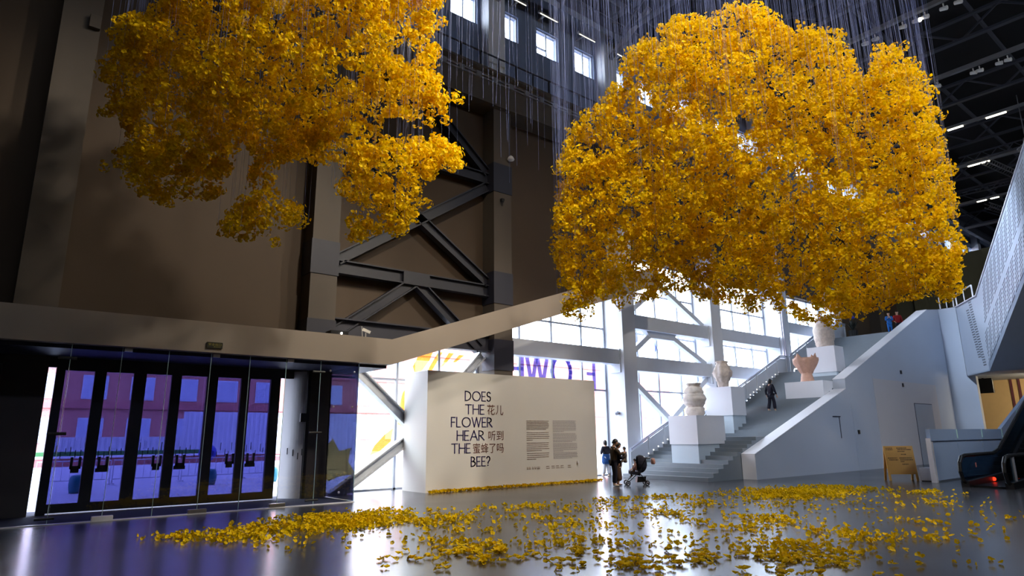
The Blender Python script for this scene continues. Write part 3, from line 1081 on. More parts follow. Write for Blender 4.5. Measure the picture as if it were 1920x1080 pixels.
MB().box(23.3, 23.5, 20.9, 21.05, 2.8, 2.92).build('bracket', M['mull'], t)
MB().tube([(23.38, 20.95, 2.9), (23.18, 20.85, 2.82)], 0.07, 8).build('lamp_head', M['mull'], t)

# long pipe on the far pale column
t = thing('drain_pipe', 'pair of thin steel pipes on the pale column at the top of the middle railing', 'pipe', (38.5, 20.4, 5.5))
for dx in (0, 0.22):
    MB().tube([(38.45 + dx, 20.4, 4.6), (38.45 + dx, 20.4, 14)], 0.06, 8).build('pipe', M['rail'], t)

# railing on the crane beam
t = thing('beam_railing', 'long thin dark railing on the beam below the high windows', 'railing', (17, 20.45, 17.55))
MB().tube([(-10, 20.45, 18.5), (60, 20.45, 18.5)], 0.04, 6).build('handrail', M['brace'], t)
for k in range(60):
    xx = -9.7 + 1.022 * k + 0.06
    MB().box(xx - 0.04, xx + 0.04, 20.42, 20.48, 17.55, 18.5).build('post', M['brace'], t)

# tube lamps above the high windows
for k, (a, b, tx) in enumerate([(17.2, 18.0, 'above the second high window'), (18.95, 20.1, 'above the third high window'), (21.7, 22.85, 'above the fourth high window'), (24.6, 25.6, 'past the fourth high window')]):
    t = thing('tube_lamp', 'thin lit tube lamp under the girder %s' % tx, 'lamp', ((a + b) / 2, 20.9, 22.45))
    MB().box(a - 0.1, b + 0.1, 20.86, 20.98, 22.5, 22.6).build('housing', M['track'], t)
    MB().box(a + 0.3, a + 0.4, 20.95, 21.5, 22.52, 22.58).build('bracket', M['track'], t)
    MB().tube([(a, 20.9, 22.48), (b, 20.9, 22.48)], 0.013, 6).build('tube', M['tube'], t)

# ceiling tracks with their spot heads
def spot_head(t, xx, yy, z, lit=False):
    h = MB().tube([(xx, yy, z - 0.12), (xx + 0.03, yy, z - 0.3)], 0.03, 6)
    h.tube([(xx, yy - 0.14, z - 0.42), (xx + 0.05, yy + 0.16, z - 0.34)], [0.11, 0.09], 10)
    o_ = h.build('spot_head', M['white'], t, False)
    if lit:
        MB().sphere((xx, yy - 0.16, z - 0.42), 0.1, 8, 6).build('lit_lens', M['lens'], o_)
tr = [(33.1, 'nearest the yellow flowers', [12.2, 11.4, 10.9, 9.6, 9.0, 8.6, 7.8, 7.2, 6.6], 8.95),
      (40.85, 'second from the flowers', [12.0, 11.1, 10.6, 8.8, 8.5, 7.6, 7.2, 5.5], None)]
for X_, tx, ys, lit in tr:
    t = thing('ceiling_track', 'grey lighting track across the dark roof, %s' % tx, 'lighting track', (X_, 8, 22.0))
    MB().box(X_ - 0.11, X_ + 0.11, -14, 19, 21.98, 22.2).build('rail', M['track'], t)
    for y in ys:
        spot_head(t, X_, y, 22.0, lit is not None and abs(y - lit) < 0.1)
for X_, zz, segs, tx in [(48.7, 22.0, [(11.6, 12.5), (9.2, 10.3)], 'with two bright tubes beside the flowers'), (56.4, 21.8, [(12.2, 13.6)], 'under the nearer lattice beam'),
                         (65.5, 21.6, [(14.9, 15.6), (14.0, 14.6)], 'with two short tubes below the lattice beam'), (74.0, 21.6, [(12.6, 14.2)], 'low and far with one tube')]:
    t = thing('ceiling_track', 'lamp track across the dark roof, %s' % tx, 'lighting track', (X_, 8, zz))
    MB().box(X_ - 0.1, X_ + 0.1, -14, 19, zz, zz + 0.2).build('rail', M['track'], t)
    for a, b in segs:
        MB().box(X_ - 0.07, X_ + 0.07, a, b, zz - 0.07, zz).build('lit_tube', M['tube'], t)
t = thing('pendant_lamp', 'grey bell pendant lamp hanging under the dark roof', 'lamp', (52.5, 9.2, 20.6))
MB().tube([(52.5, 9.2, 24.5), (52.5, 9.2, 21.3)], 0.03, 5).build('cord', M['track'], t)
MB().lathe([(0.1, 0.7), (0.16, 0.35), (0.35, 0.12), (0.55, 0.0), (0.5, -0.03)], (52.5, 9.2, 20.6), 16).build('shade', M['track'], t, True)
# ================================================================== TEXT WALL
TW = thing('exhibition_wall', 'free-standing white wall with the exhibition title and intro text', 'display wall', (16, 20.2, 0))
MB().box(11.9, 20.25, 19.42, 21.0, 0, 4.14).build('wall_body', M['white'], TW)
YT = 19.415

GLY = {
    'D': (0.66, [[(0, 0), (0, 1)], 'arc,0.1,0.5,0.54,0.5,90,-90', [(0, 1), (0.12, 1)], [(0, 0), (0.12, 0)]]),
    'O': (0.96, ['arc,0.48,0.5,0.46,0.5,0,360']),
    'E': (0.44, [[(0, 0), (0, 1)], [(0, 1), (0.42, 1)], [(0, 0.5), (0.36, 0.5)], [(0, 0), (0.44, 0)]]),
    'F': (0.42, [[(0, 0), (0, 1)], [(0, 1), (0.42, 1)], [(0, 0.5), (0.35, 0.5)]]),
    'L': (0.42, [[(0, 1), (0, 0)], [(0, 0), (0.42, 0)]]),
    'H': (0.62, [[(0, 0), (0, 1)], [(0.62, 0), (0.62, 1)], [(0, 0.53), (0.62, 0.53)]]),
    'T': (0.66, [[(0, 1), (0.66, 1)], [(0.33, 0), (0.33, 1)]]),
    'W': (1.02, [[(0, 1), (0.28, 0)], [(0.28, 0), (0.52, 1)], [(0.52, 1), (0.77, 0)], [(0.77, 0), (1.02, 1)]]),
    'A': (0.74, [[(0, 0), (0.37, 1)], [(0.37, 1), (0.74, 0)], [(0.13, 0.36), (0.61, 0.36)]]),
    'R': (0.56, [[(0, 0), (0, 1)], 'arc,0.1,0.74,0.36,0.26,90,-90', [(0, 1), (0.1, 1)], [(0, 0.48), (0.12, 0.48)], [(0.16, 0.48), (0.56, 0)]]),
    'B': (0.5, [[(0, 0), (0, 1)], 'arc,0.1,0.77,0.28,0.23,90,-90', 'arc,0.1,0.27,0.38,0.27,90,-90', [(0, 1), (0.1, 1)], [(0, 0.54), (0.12, 0.54)], [(0, 0), (0.12, 0)]]),
    'S': (0.44, ['arc,0.23,0.75,0.19,0.25,30,270', 'arc,0.22,0.26,0.21,0.26,90,-150']),
    '?': (0.42, ['arc,0.18,0.74,0.2,0.26,160,-60', [(0.28, 0.52), (0.16, 0.36)], [(0.16, 0.36), (0.16, 0.24)], [(0.12, 0.04), (0.2, 0.04)]]),
}


def strokes(g):
    out = []
    for s in GLY[g][1]:
        if isinstance(s, str):
            p = [float(q) for q in s.split(',')[1:]]
            n = 18
            out.append([(p[0] + p[2] * math.cos(math.radians(p[4] + (p[5] - p[4]) * k / n)), p[1] + p[3] * math.sin(math.radians(p[4] + (p[5] - p[4]) * k / n))) for k in range(n + 1)])
        else:
            out.append(s)
    return out


def lettering(name, text, x0, x1, z0, z1, y, m, parent, wd=0.118, gap=0.17, mirror=False, skip=(), thick=0.01):
    tot = sum(GLY[c][0] for c in text) + gap * (len(text) - 1)
    sx = (x1 - x0) / tot
    h = z1 - z0
    mb = MB()
    cur = 0.0
    for i, c in enumerate(text):
        if i not in skip:
            for st_ in strokes(c):
                for (a, b), (c2, d) in zip(st_[:-1], st_[1:]):
                    p = Vector(((cur + a) * sx, b * h))
                    q = Vector(((cur + c2) * sx, d * h))
                    dv = (q - p).normalized()
                    wv = wd * h * (1.0 if abs(dv.y) > 0.5 else 0.72)
                    n_ = Vector((-dv.y, dv.x)) * wv / 2
                    e_ = dv * wv * 0.42
                    pts = [p - e_ - n_, q + e_ - n_, q + e_ + n_, p - e_ + n_]
                    vs = []
                    for yy in (y, y + thick):
                        for t in pts:
                            xx = x1 - t.x if mirror else x0 + t.x
                            vs.append((xx, yy, z0 + t.y))
                    mb.add(vs, [(0, 1, 2, 3), (7, 6, 5, 4), (0, 4, 5, 1), (1, 5, 6, 2), (2, 6, 7, 3), (3, 7, 4, 0)])
        cur += GLY[c][0] + gap
    return mb.build(name, m, parent)


for t, x0, x1, z0, z1 in [('DOES', 13.5, 14.65, 3.12, 3.47), ('THE', 13.51, 14.36, 2.64, 2.99), ('FLOWER', 12.91, 14.72, 2.18, 2.53), ('HEAR', 13.16, 14.35, 1.71, 2.06),
                          ('THE', 12.93, 13.74, 1.27, 1.61), ('BEE?', 13.78, 14.63, 0.8, 1.14)]:
    lettering('title_lettering', t, x0, x1, z0 + 0.01, z1 - 0.01, YT - 0.008, M['ink'], TW)
for t, x0, x1, z0, z1 in [('\u82b1\u513f', 14.5, 15.25, 2.63, 3.0), ('\u542c\u5230', 14.55, 15.25, 1.7, 2.05), ('\u871c\u8702\u4e86\u5417', 13.86, 15.26, 1.25, 1.61)]:
    text_mesh('chinese_title_lettering', t, x0, x1, z0, z1, YT - 0.004, M['ink2'], TW)
rr = random.Random(5)
def para(x0, x1, z0, z1, n, m, cjk, last):
    mb = MB()
    for k in range(n):
        z = z1 - (z1 - z0) * k / max(1, n - 1)
        x = x0
        xe = x0 + (x1 - x0) * (last if k == n - 1 else rr.uniform(0.95, 1.0))
        while x < xe:
            w_ = rr.uniform(0.02, 0.04) if cjk else rr.uniform(0.03, 0.12)
            h_ = rr.uniform(0.018, 0.026) if cjk else 0.016
            mb.box(x, min(x + w_, xe), YT - 0.004, YT + 0.002, z - h_ / 2, z + h_ / 2)
            x += w_ + (0.012 if cjk else 0.022)
    mb.build('small_print', m, TW)
para(16.4, 17.58, 2.1, 2.42, 7, M['inkfaint'], True, 0.85)
para(16.4, 17.58, 1.69, 1.97, 5, M['inkfaint'], True, 0.25)
para(16.4, 17.58, 1.29, 1.58, 5, M['inkfaint'], True, 0.65)
para(16.4, 17.58, 0.97, 1.19, 4, M['inkfaint'], True, 0.4)
para(17.78, 19.08, 2.01, 2.43, 8, M['inkfaint2'], False, 0.45)
para(17.78, 19.1, 1.61, 1.92, 6, M['inkfaint2'], False, 0.8)
para(17.78, 19.13, 1.25, 1.53, 6, M['inkfaint2'], False, 0.4)
para(17.78, 19.14, 0.97, 1.18, 5, M['inkfaint2'], False, 0.75)
mb = MB()
for x in (16.39, 16.5, 16.66, 16.78, 16.9, 16.98):
    mb.box(x, x + 0.07, YT - 0.004, YT, 0.6, 0.62).box(x, x + 0.015, YT - 0.004, YT, 0.6, 0.69).box(x + 0.05, x + 0.065, YT - 0.004, YT, 0.6, 0.68)
for x in (17.38, 17.66, 17.9, 18.15, 18.55):
    mb.box(x, x + 0.16, YT - 0.004, YT, 0.67, 0.69).box(x, x + 0.18, YT - 0.004, YT, 0.6, 0.615)
mb.build('credit_line', M['inkfaint'], TW)
MB().lathe([(0.05, 0), (0.045, 0.08), (0.03, 0.1)], (19.1, 19.4, 0.75), 10).build('white_sticker', M['capwhite'], TW)

# vinyl graphics on the window glass
lettering('vinyl_letter', 'FLOWE', 17.55, 22.62, 4.0, 5.45, YG - 0.03, M['vinylviolet'], BAYWIN[1], wd=0.15, gap=0.2, mirror=True, skip=(1,))
mb = MB()
for cx, r0, r1 in ((26.9, 0.62, 0.75), (28.0, 0.62, 0.75)):
    n_ = 20
    for k in range(n_):
        a0, a1 = math.radians(180 + 180 * k / n_), math.radians(180 + 180 * (k + 1) / n_)
        mb.quad((cx + r0 * math.cos(a0), YG - 0.03, 6.75 + r0 * math.sin(a0)), (cx + r0 * math.cos(a1), YG - 0.03, 6.75 + r0 * math.sin(a1)),
                (cx + r1 * math.cos(a1), YG - 0.03, 6.75 + r1 * math.sin(a1)), (cx + r1 * math.cos(a0), YG - 0.03, 6.75 + r1 * math.sin(a0)))
for x in (25.0, 25.7, 28.72):
    mb.quad((x, YG - 0.03, 5.95), (x + 0.14, YG - 0.03, 5.95), (x + 0.14, YG - 0.03, 6.9), (x, YG - 0.03, 6.9))
mb.build('vinyl_letter', M['vinylviolet'], BAYWIN[2])
mb = MB()
def leaf(pts, mb_):
    mb_.add([(x, YG - 0.03, z) for x, z in pts], [tuple(range(len(pts)))])
leaf([(12.95, 5.15), (13.5, 5.15), (13.35, 4.8), (13.05, 4.4), (12.75, 4.15), (12.6, 4.5)], mb)
leaf([(13.75, 5.15), (13.95, 5.15), (13.5, 4.45), (13.3, 4.2), (13.2, 4.3)], mb)
leaf([(14.25, 5.15), (14.5, 5.15), (14.0, 4.6), (13.85, 4.55)], mb)
leaf([(14.75, 5.1), (15.0, 5.1), (14.6, 4.8), (14.45, 4.78)], mb)
leaf([(12.95, 4.05), (12.6, 3.95), (12.2, 3.5), (12.0, 2.9), (12.0, 2.3), (12.5, 2.2), (12.95, 2.6)], mb)
leaf([(11.85, 2.2), (11.5, 1.95), (11.1, 1.55), (10.9, 1.2), (11.3, 1.35), (11.75, 1.7)], mb)
leaf([(9.1, 1.35), (9.5, 1.85), (9.75, 1.4), (10.2, 1.5), (10.1, 1.05), (10.4, 0.6), (9.8, 0.55), (9.4, 0.4), (9.15, 0.7)], mb)
mb.build('vinyl_leaf', M['vinylyellow'], BAYWIN[0])
mb = MB()
leaf([(29.5, 0.2), (29.8, 0.2), (29.7, 3.6), (29.45, 3.9)], mb)
leaf([(28.6, 2.4), (29.4, 3.7), (29.3, 3.0), (28.9, 2.2)], mb)
leaf([(25.3, 1.4), (25.7, 2.0), (25.6, 1.5)], mb)
mb.build('vinyl_leaf', M['vinylyellow'], BAYWIN[2])

# ================================================================== STAIR FURNITURE
def railing(name, label, pts, posts):
    """pts: (x, z of tread line) along Y=20.2; panel 0.1..0.85 above, handrails above"""
    t = thing(name, label, 'railing', (pts[0][0], 20.22, pts[0][1]), group='stair railings')
    p = [(x, z - 0.12) for x, z in pts] + [(x, z + 0.78) for x, z in reversed(pts)]
    MB().prism(p, 'y', 20.2, 20.23).build('rail_panel', M['panel'], t)
    for dz, r in ((0.93, 0.045), (0.84, 0.03)):
        MB().tube([(x, 20.2, z + dz) for x, z in pts], r, 8).build('handrail', M['rail'], t)
    for x in posts:
        for (xa, za), (xb, zb_) in zip(pts[:-1], pts[1:]):
            if xa <= x <= xb:
                z = za + (zb_ - za) * (x - xa) / (xb - xa)
                MB().box(x - 0.04, x + 0.04, 20.15, 20.2, z - 0.05, z + 0.9).build('post', M['palesteel'], t)
    l = MB()
    for xs, zs in STEPS:
        if pts[0][0] < xs < pts[-1][0]:
            l.box(xs + 0.03, xs + 0.08, 20.17, 20.2, zs + 0.03, zs + 0.08)
    l.build('step_light', M['steplamp'], t)
railing('stair_railing', 'pale panelled railing along the lowest flight beside the first pedestal', [(23.3, 0.3), (26.6, 1.72), (28.9, 1.9), (30.0, 2.35)], [24.6, 25.8, 27.2, 28.6])
railing('stair_railing', 'pale panelled railing along the middle flight behind the person in black', [(31.0, 2.8), (31.6, 3.05), (37.5, 5.55), (38.4, 5.6)], [32.2, 33.4, 34.6, 35.8, 37.0, 38.2])
railing('stair_railing', 'pale railing along the top flight behind the highest vase', [(38.7, 5.7), (44.9, 8.4), (47, 8.5)], [39.5, 41, 42.5, 44])


def pedestal(label, x0, x1, y0, y1, zfloor, zsplit, ztop, inset=0.04):
    t = thing('pedestal', label, 'pedestal', ((x0 + x1) / 2, (y0 + y1) / 2, zfloor), group='white stair pedestals')
    MB().box(x0 + inset, x1 - inset, y0 + inset, y1 - inset, zfloor, zsplit).build('base_block', M['plinthbase'], t)
    MB().box(x0, x1, y0, y1, zsplit, ztop).build('top_box', M['plinth'], t)
    return t
pedestal('large white pedestal nearest the floor, under the double-bellied vase', 24.0, 26.08, 17.0, 18.5, 0.4, 1.43, 2.66)
pedestal('white pedestal on the landing under the tall-necked speckled vase', 29.2, 30.42, 18.5, 20.05, 1.7, 2.77, 4.21)
pedestal('white pedestal against the stair wall under the pink cup-shaped vase', 33.15, 35.25, 15.7, 17.75, 2.7, 3.0, 4.5)
pedestal('highest white pedestal, under the pale vase just below the yellow flowers', 36.0, 37.1, 16.2, 17.75, 4.2, 5.15, 6.58)


def bumpy(name, prof, c, m, parent, n=40, amp=0.03, freq=7, sub=4, flute=0.0, fl_n=7):
    # refine the profile
    P_ = []
    for (r0, z0), (r1, z1) in zip(prof[:-1], prof[1:]):
        for k in range(sub):
            t_ = k / sub
            s_ = t_ * t_ * (3 - 2 * t_)
            P_.append((r0 + (r1 - r0) * s_, z0 + (z1 - z0) * t_))
    P_.append(prof[-1])
    mb_ = MB()
    vs, fs = [], []
    for r, z in P_:
        for k in range(n):
            t_ = 2 * math.pi * k / n
            d = mnoise.noise(Vector((math.cos(t_) * r * freq, math.sin(t_) * r * freq, z * freq)) + Vector(c))
            d2 = abs(mnoise.noise(Vector((math.cos(t_) * r * freq * 3, math.sin(t_) * r * freq * 3, z * freq * 3))))
            q = r * (1 + flute * math.cos(fl_n * t_)) + amp * (d + d2)
            vs.append((c[0] + q * math.cos(t_), c[1] + q * math.sin(t_), c[2] + z))
    m_ = len(P_)
    for i in range(m_ - 1):
        for k in range(n):
            fs.append((i * n + k, i * n + (k + 1) % n, (i + 1) * n + (k + 1) % n, (i + 1) * n + k))
    fs.append(tuple(range(n - 1, -1, -1)))
    mb_.add(vs, fs)
    return mb_.build(name, m, parent, True)

t = thing('vase', 'double-bellied white crusted vase on the lowest pedestal', 'vase', (25.0, 17.75, 2.66))
bumpy('vase_body', [(0.36, 0), (0.42, 0.16), (0.4, 0.33), (0.33, 0.4), (0.44, 0.55), (0.5, 0.75), (0.45, 0.92), (0.41, 0.98), (0.42, 1.08), (0.36, 1.22), (0.26, 1.33), (0.3, 1.4), (0.36, 1.46), (0.3, 1.44), (0.2, 1.3)],
      (25.0, 17.75, 2.66), M['ceramA'], t, amp=0.045, freq=5)
t = thing('vase', 'speckled grey beige vase with a fluted shoulder and narrow foot', 'vase', (29.55, 19.15, 4.21))
bumpy('vase_body', [(0.24, 0), (0.25, 0.18), (0.34, 0.4), (0.45, 0.62), (0.46, 0.75), (0.38, 1.0), (0.3, 1.15), (0.27, 1.22), (0.31, 1.3), (0.3, 1.34), (0.2, 1.2)],
      (29.55, 19.15, 4.21), M['ceramB'], t, amp=0.04, freq=8, flute=0.06)
t = thing('vase', 'pink terracotta cup-shaped vase with horned rim on a flared foot', 'vase', (33.9, 16.85, 4.5))
bumpy('vase_foot', [(0.36, 0), (0.31, 0.2), (0.26, 0.45), (0.27, 0.6)], (33.9, 16.85, 4.5), M['terra'], t, amp=0.012, freq=4)
cup = MB()
n_ = 44
vs, fs = [], []
prof = [(0.24, 0.45), (0.36, 0.62), (0.45, 0.8), (0.56, 0.98), (0.62, 1.15), (0.6, 1.28), (0.54, 1.2), (0.4, 0.95), (0.2, 0.8)]
for i, (r, z) in enumerate(prof):
    for k in range(n_):
        a = 2 * math.pi * k / n_
        d = mnoise.noise(Vector((math.cos(a) * 4, math.sin(a) * 4, z * 6)))
        q = r + 0.06 * d + (0.05 if k % 7 == 0 else 0)
        zz = z + (0.24 * max(0, math.cos(4 * a + 0.6)) ** 3 if i in (4, 5, 6) else 0)
        vs.append((33.9 + q * math.cos(a), 16.85 + q * math.sin(a), 4.5 + zz))
for i in range(len(prof) - 1):
    for k in range(n_):
        fs.append((i * n_ + k, i * n_ + (k + 1) % n_, (i + 1) * n_ + (k + 1) % n_, (i + 1) * n_ + k))
cup.add(vs, fs)
cup.build('vase_cup', M['terra'], t, True)
t = thing('vase', 'pale rough barrel vase on the highest pedestal, its top behind the flowers', 'vase', (36.6, 16.95, 6.58))
bumpy('vase_body', [(0.44, 0), (0.47, 0.25), (0.52, 0.6), (0.55, 0.95), (0.5, 1.2), (0.4, 1.4), (0.36, 1.5), (0.42, 1.6), (0.3, 1.5)], (36.6, 16.95, 6.58), M['ceramB'], t, amp=0.05, freq=9)

# ================================================================== A-FRAME SIGN, BOX, KICK PANELS, ESCALATOR
t = thing('sandwich_board', 'light wooden A-frame sign board standing on the polished floor', 'sign', (28.7, 10.6, 0))
rd = Vector((0.74, -0.66, 0)).normalized()      # along the board
bk = Vector((0.66, 0.74, 0)).normalized()       # away from the viewer
cc = Vector((28.45, 10.72, 0))
wd_, hh_ = 1.12, 1.32
def bpt(s, z, dep=0.0, lean=0.12):
    return cc + rd * (s * wd_) + Vector((0, 0, z)) + bk * ((lean * z) + dep)
def slabq(mb_, s0, s1, z0, z1, d0, d1, lean=0.12, sh=0.0):
    a = [bpt(s0, z0, d0 + sh, lean), bpt(s1, z0, d0 + sh, lean), bpt(s1, z1, d0 + sh, lean), bpt(s0, z1, d0 + sh, lean)]
    b = [bpt(s0, z0, d1 + sh, lean), bpt(s1, z0, d1 + sh, lean), bpt(s1, z1, d1 + sh, lean), bpt(s0, z1, d1 + sh, lean)]
    mb_.add(a + b, [(0, 1, 2, 3), (7, 6, 5, 4), (0, 4, 5, 1), (1, 5, 6, 2), (2, 6, 7, 3), (3, 7, 4, 0)])
mb = MB(); slabq(mb, -0.5, 0.5, 0.24, hh_, 0, 0.03); mb.build('front_board', M['wood'], t)
mb = MB(); slabq(mb, -0.5, 0.5, 0.45, hh_, 0, 0.03, -0.16, 0.38); mb.build('back_board', M['wood'], t)
for s0 in (-0.5, 0.43):
    mb = MB(); slabq(mb, s0, s0 + 0.07, 0.0, 0.26, 0, 0.04); mb.build('leg', M['wood'], t)
    mb = MB(); slabq(mb, s0, s0 + 0.07, 0.0, 0.5, 0, 0.04, -0.16, 0.38); mb.build('leg', M['wood'], t)
for (s0, s1, z) in [(-0.44, -0.2, 1.24), (-0.44, -0.2, 1.18), (-0.06, 0.28, 1.24), (-0.04, 0.44, 1.18), (-0.04, 0.2, 1.11), (0.06, 0.24, 1.0), (-0.42, -0.1, 0.86), (-0.38, -0.08, 0.79), (-0.02, 0.4, 0.86), (0.0, 0.44, 0.79), (0.0, 0.12, 0.72), (0.04, 0.26, 0.62)]:
    mb = MB()
    x = s0
    while x < s1:
        w_ = rr.uniform(0.02, 0.05)
        slabq(mb, x, min(x + w_, s1), z - 0.018, z + 0.018, -0.003, 0.0)
        x += w_ + 0.014
    mb.build('lettering_line', M['woodink'], t)

t = thing('storage_box', 'low grey box standing on the floor between the A-frame sign and kick panels', 'box', (28.9, 9.95, 0))
MB().bev(28.55, 29.35, 9.62, 10.2, 0.03, 0.5, 0.015).build('box_body', M['greybox'], t)
MB().box(28.6, 29.3, 9.66, 10.16, 0, 0.03).build('box_base', M['black'], t)

t = thing('escalator_cladding', 'blue grey panelled cladding wall beside the escalator with white end strips', 'cladding', (32, 9.5, 0))
xs = [28.1, 31.0, 34.1, 36.94]
for a, b in zip(xs[:-1], xs[1:]):
    MB().box(a + 0.02, b - 0.02, 9.5, 9.62, 0.06, 1.44).build('lower_panel', M['cladding'], t)
    MB().box(a + 0.012, b - 0.012, 9.47, 9.62, 1.52, 1.96).build('upper_panel', M['cladding'], t)
for a in xs[1:3]:
    MB().box(a - 0.05, a + 0.05, 9.52, 9.6, 0, 1.46).build('joint_post', M['soffit'], t)
MB().box(28.1, 36.94, 9.53, 9.62, 1.44, 1.52).box(28.1, 36.9, 9.54, 9.6, 0, 0.06).build('shadow_gap', M['soffit'], t)
MB().box(28.0, 28.09, 9.46, 9.62, 0, 1.62).box(28.14, 28.17, 9.44, 9.5, 0, 1.5).build('end_strip', M['capwhite'], t)
p = MB()
p.prism([(36.94, 1.2), (36.94, 1.96), (46.0, 1.96 + 9.06 * 0.32), (46.0, 1.2 + 9.06 * 0.32), ], 'y', 9.47, 9.62)
p.prism([(36.94, 0.0), (36.94, 1.18), (46.0, 1.18 + 9.06 * 0.32), (46.0, 0.0)], 'y', 9.5, 9.62)
p.build('rising_panel', M['cladding'], t)
for a in (36.94, 39.9, 42.9):
    zz = 1.52 + (a - 36.94) * 0.32
    MB().box(a - 0.02, a + 0.02, 9.44, 9.48, zz, zz + 0.44).build('bright_joint', M['glassedge'], t)
for a in xs[1:3]:
    MB().box(a - 0.02, a + 0.02, 9.44, 9.48, 1.6, 1.95).build('bright_joint', M['glassedge'], t)


def balustrade(t, y, x0):
    top = [(x0 + 0.45, 0.12), (x0 + 0.15, 0.25), (x0, 0.55), (x0 + 0.06, 0.82), (x0 + 0.3, 1.0), (x0 + 0.7, 1.05), (x0 + 3.8, 1.06), (x0 + 4.6, 1.2), (x0 + 14.0, 1.2 + 9.4 * 0.40)]
    MB().tube([(x, y, z) for x, z in top], 0.065, 10).build('handrail', M['rubber'], t)
    bot = [(x0 + 14.0, 0.3 + 9.4 * 0.40), (x0 + 4.6, 0.3), (x0 + 0.45, 0.14)]
    MB().prism(top[1:] + bot, 'y', y - 0.008, y + 0.008).build('glass_side', M['escglass'], t)
    sk = [(x0 + 0.3, 0), (x0 + 0.3, 0.2), (x0 + 4.6, 0.34), (x0 + 14.0, 0.34 + 9.4 * 0.40), (x0 + 14.0, 0), ]
    MB().prism(sk, 'y', y - 0.12, y + 0.12).build('skirt', M['black'], t)
for k, (y, x0, tx) in enumerate([(8.05, 26.1, 'nearest the cladding wall'), (5.9, 25.6, 'at the picture edge')]):
    t = thing('escalator', 'black escalator with smoky glass sides, %s' % ['beside the blue grey cladding wall', 'partly cut off, farther from the cladding wall'][k], 'escalator', (x0, y - 0.6, 0))
    balustrade(t, y, x0)
    balustrade(t, y - 1.25, x0)
    sp = [(x0 + 0.6, 0.0), (x0 + 0.6, 0.05), (x0 + 4.2, 0.06)]
    x_, z_ = x0 + 4.2, 0.06
    while x_ < x0 + 13.6:
        z_ += 0.16
        sp.append((x_, z_))
        x_ += 0.4
        sp.append((x_, z_))
    sp.append((x_, 0.0))
    MB().prism(sp, 'y', y - 1.13, y - 0.12).build('steps', M['steeldark'], t)
    MB().sphere((x0 + 2.9, y - 0.14, 0.16), 0.07, 8, 6).sphere((x0 + 2.9, y - 0.9, 0.16), 0.06, 8, 6).build('indicator_light', M['red'], t)
    MB().box(x0 + 1.6, x0 + 1.68, y - 0.02, y - 0.012, 0.62, 0.78).build('warning_sticker', M['redpl'], t)
    MB().box(x0 + 1.0, x0 + 1.1, y - 1.3, y - 1.2, 0, 1.05).build('end_post', M['rail'], t)

t = thing('hanging_screen', 'black screen hung under the landing in front of the tan wall', 'screen', (52, 14, 5))
MB().bev(51.9, 52.05, 13.3, 14.45, 4.35, 5.33, 0.02).build('screen_body', M['screen'], t)
MB().box(51.95, 52.0, 13.8, 13.9, 5.2, 5.5).build('hanger', M['black'], t)

# dark spiky plant at the top of the stair
t = thing('potted_plant', 'dark spiky plant at the head of the stair before the olive wall', 'plant', (45.6, 19.1, ZTOP))
MB().lathe([(0.25, 0), (0.32, 0.5), (0.28, 0.5)], (45.6, 19.1, ZTOP), 14).build('pot', M['black'], t)
mb = MB()
for k in range(40):
    a = rr.uniform(0, 6.28)
    l = rr.uniform(0.5, 1.0)
    el = rr.uniform(0.4, 1.4)
    p = Vector((45.6, 19.1, ZTOP + 0.45))
    q = p + Vector((math.cos(a) * math.cos(el), math.sin(a) * math.cos(el), math.sin(el))) * l
    m_ = (p + q) / 2 + Vector((0, 0, 0.1))
    s_ = Vector((-math.sin(a), math.cos(a), 0)) * 0.05
    mb.add([p, m_ - s_, q, m_ + s_], [(0, 1, 2, 3)])
mb.build('foliage', M['plant'], t)
MB().lathe([(0.22, 0), (0.01, 0.42)], (45.6, 19.1, ZTOP + 1.35), 10).build('blue_cone', M['bluepl'], t)
# ================================================================== OUTSIDE
struct('ground', MB().box(-60, 160, 21.9, 160, -0.4, -0.03), M['paving'], None, 'pale plaza paving outside the doors', 'ground')
t = thing('brick_building', 'long red brick building across the plaza', 'building', (20, 84, 0))
b = MB().box(-40, 110, 84, 96, -0.03, 17)
b.build('wall_body', M['brick'], t)
for z in (5.2, 9.6, 13.8):
    MB().box(-40, 110, 83.7, 84, z, z + 0.6).build('brick_course', M['redpl'], t)
k = 0
for xw in np.arange(-6, 62, 4.6):
    for z in (1.6, 6.2, 10.5):
        f = MB()
        f.box(xw, xw + 2.4, 83.9, 84.0, z, z + 2.6)
        w_ = f.build('window', M['palesteel'], t)
        g = MB()
        g.box(xw + 0.12, xw + 1.14, 83.86, 83.9, z + 0.12, z + 2.48).box(xw + 1.26, xw + 2.28, 83.86, 83.9, z + 0.12, z + 2.48)
        g.build('pane', M['soffit'], w_)
t = thing('corrugated_fence', 'tall white corrugated site fence before the brick building', 'fence', (20, 70, 0))
b = MB()
x = 15.2
pts = []
while x < 34:
    pts += [(x, 70.0), (x + 0.18, 70.0), (x + 0.24, 70.12), (x + 0.4, 70.12)]
    x += 0.46
b.prism(pts + [(p[0], p[1] + 0.03) for p in reversed(pts)], 'z', -0.03, 4.5)
b.build('tall_sheets', M['fence'], t)
x = 4.0
pts = []
b = MB()
while x < 15.2:
    pts += [(x, 70.0), (x + 0.18, 70.0), (x + 0.24, 70.12), (x + 0.4, 70.12)]
    x += 0.46
b.prism(pts + [(p[0], p[1] + 0.03) for p in reversed(pts)], 'z', -0.03, 2.1)
b.build('low_sheets', M['fence'], t)
tag(MB().box(-5, 16, 66, 67.5, -0.03, 0.9).build('clipped_hedge', M['hedge']), 'low clipped hedge on the plaza before the white fence', 'hedge')
t = thing('plaza_wall', 'long low red wall along the far side of the plaza', 'wall', (10, 58, 0))
MB().box(-8, 24, 58, 58.5, -0.03, 0.55).build('wall_body', M['redpl'], t)
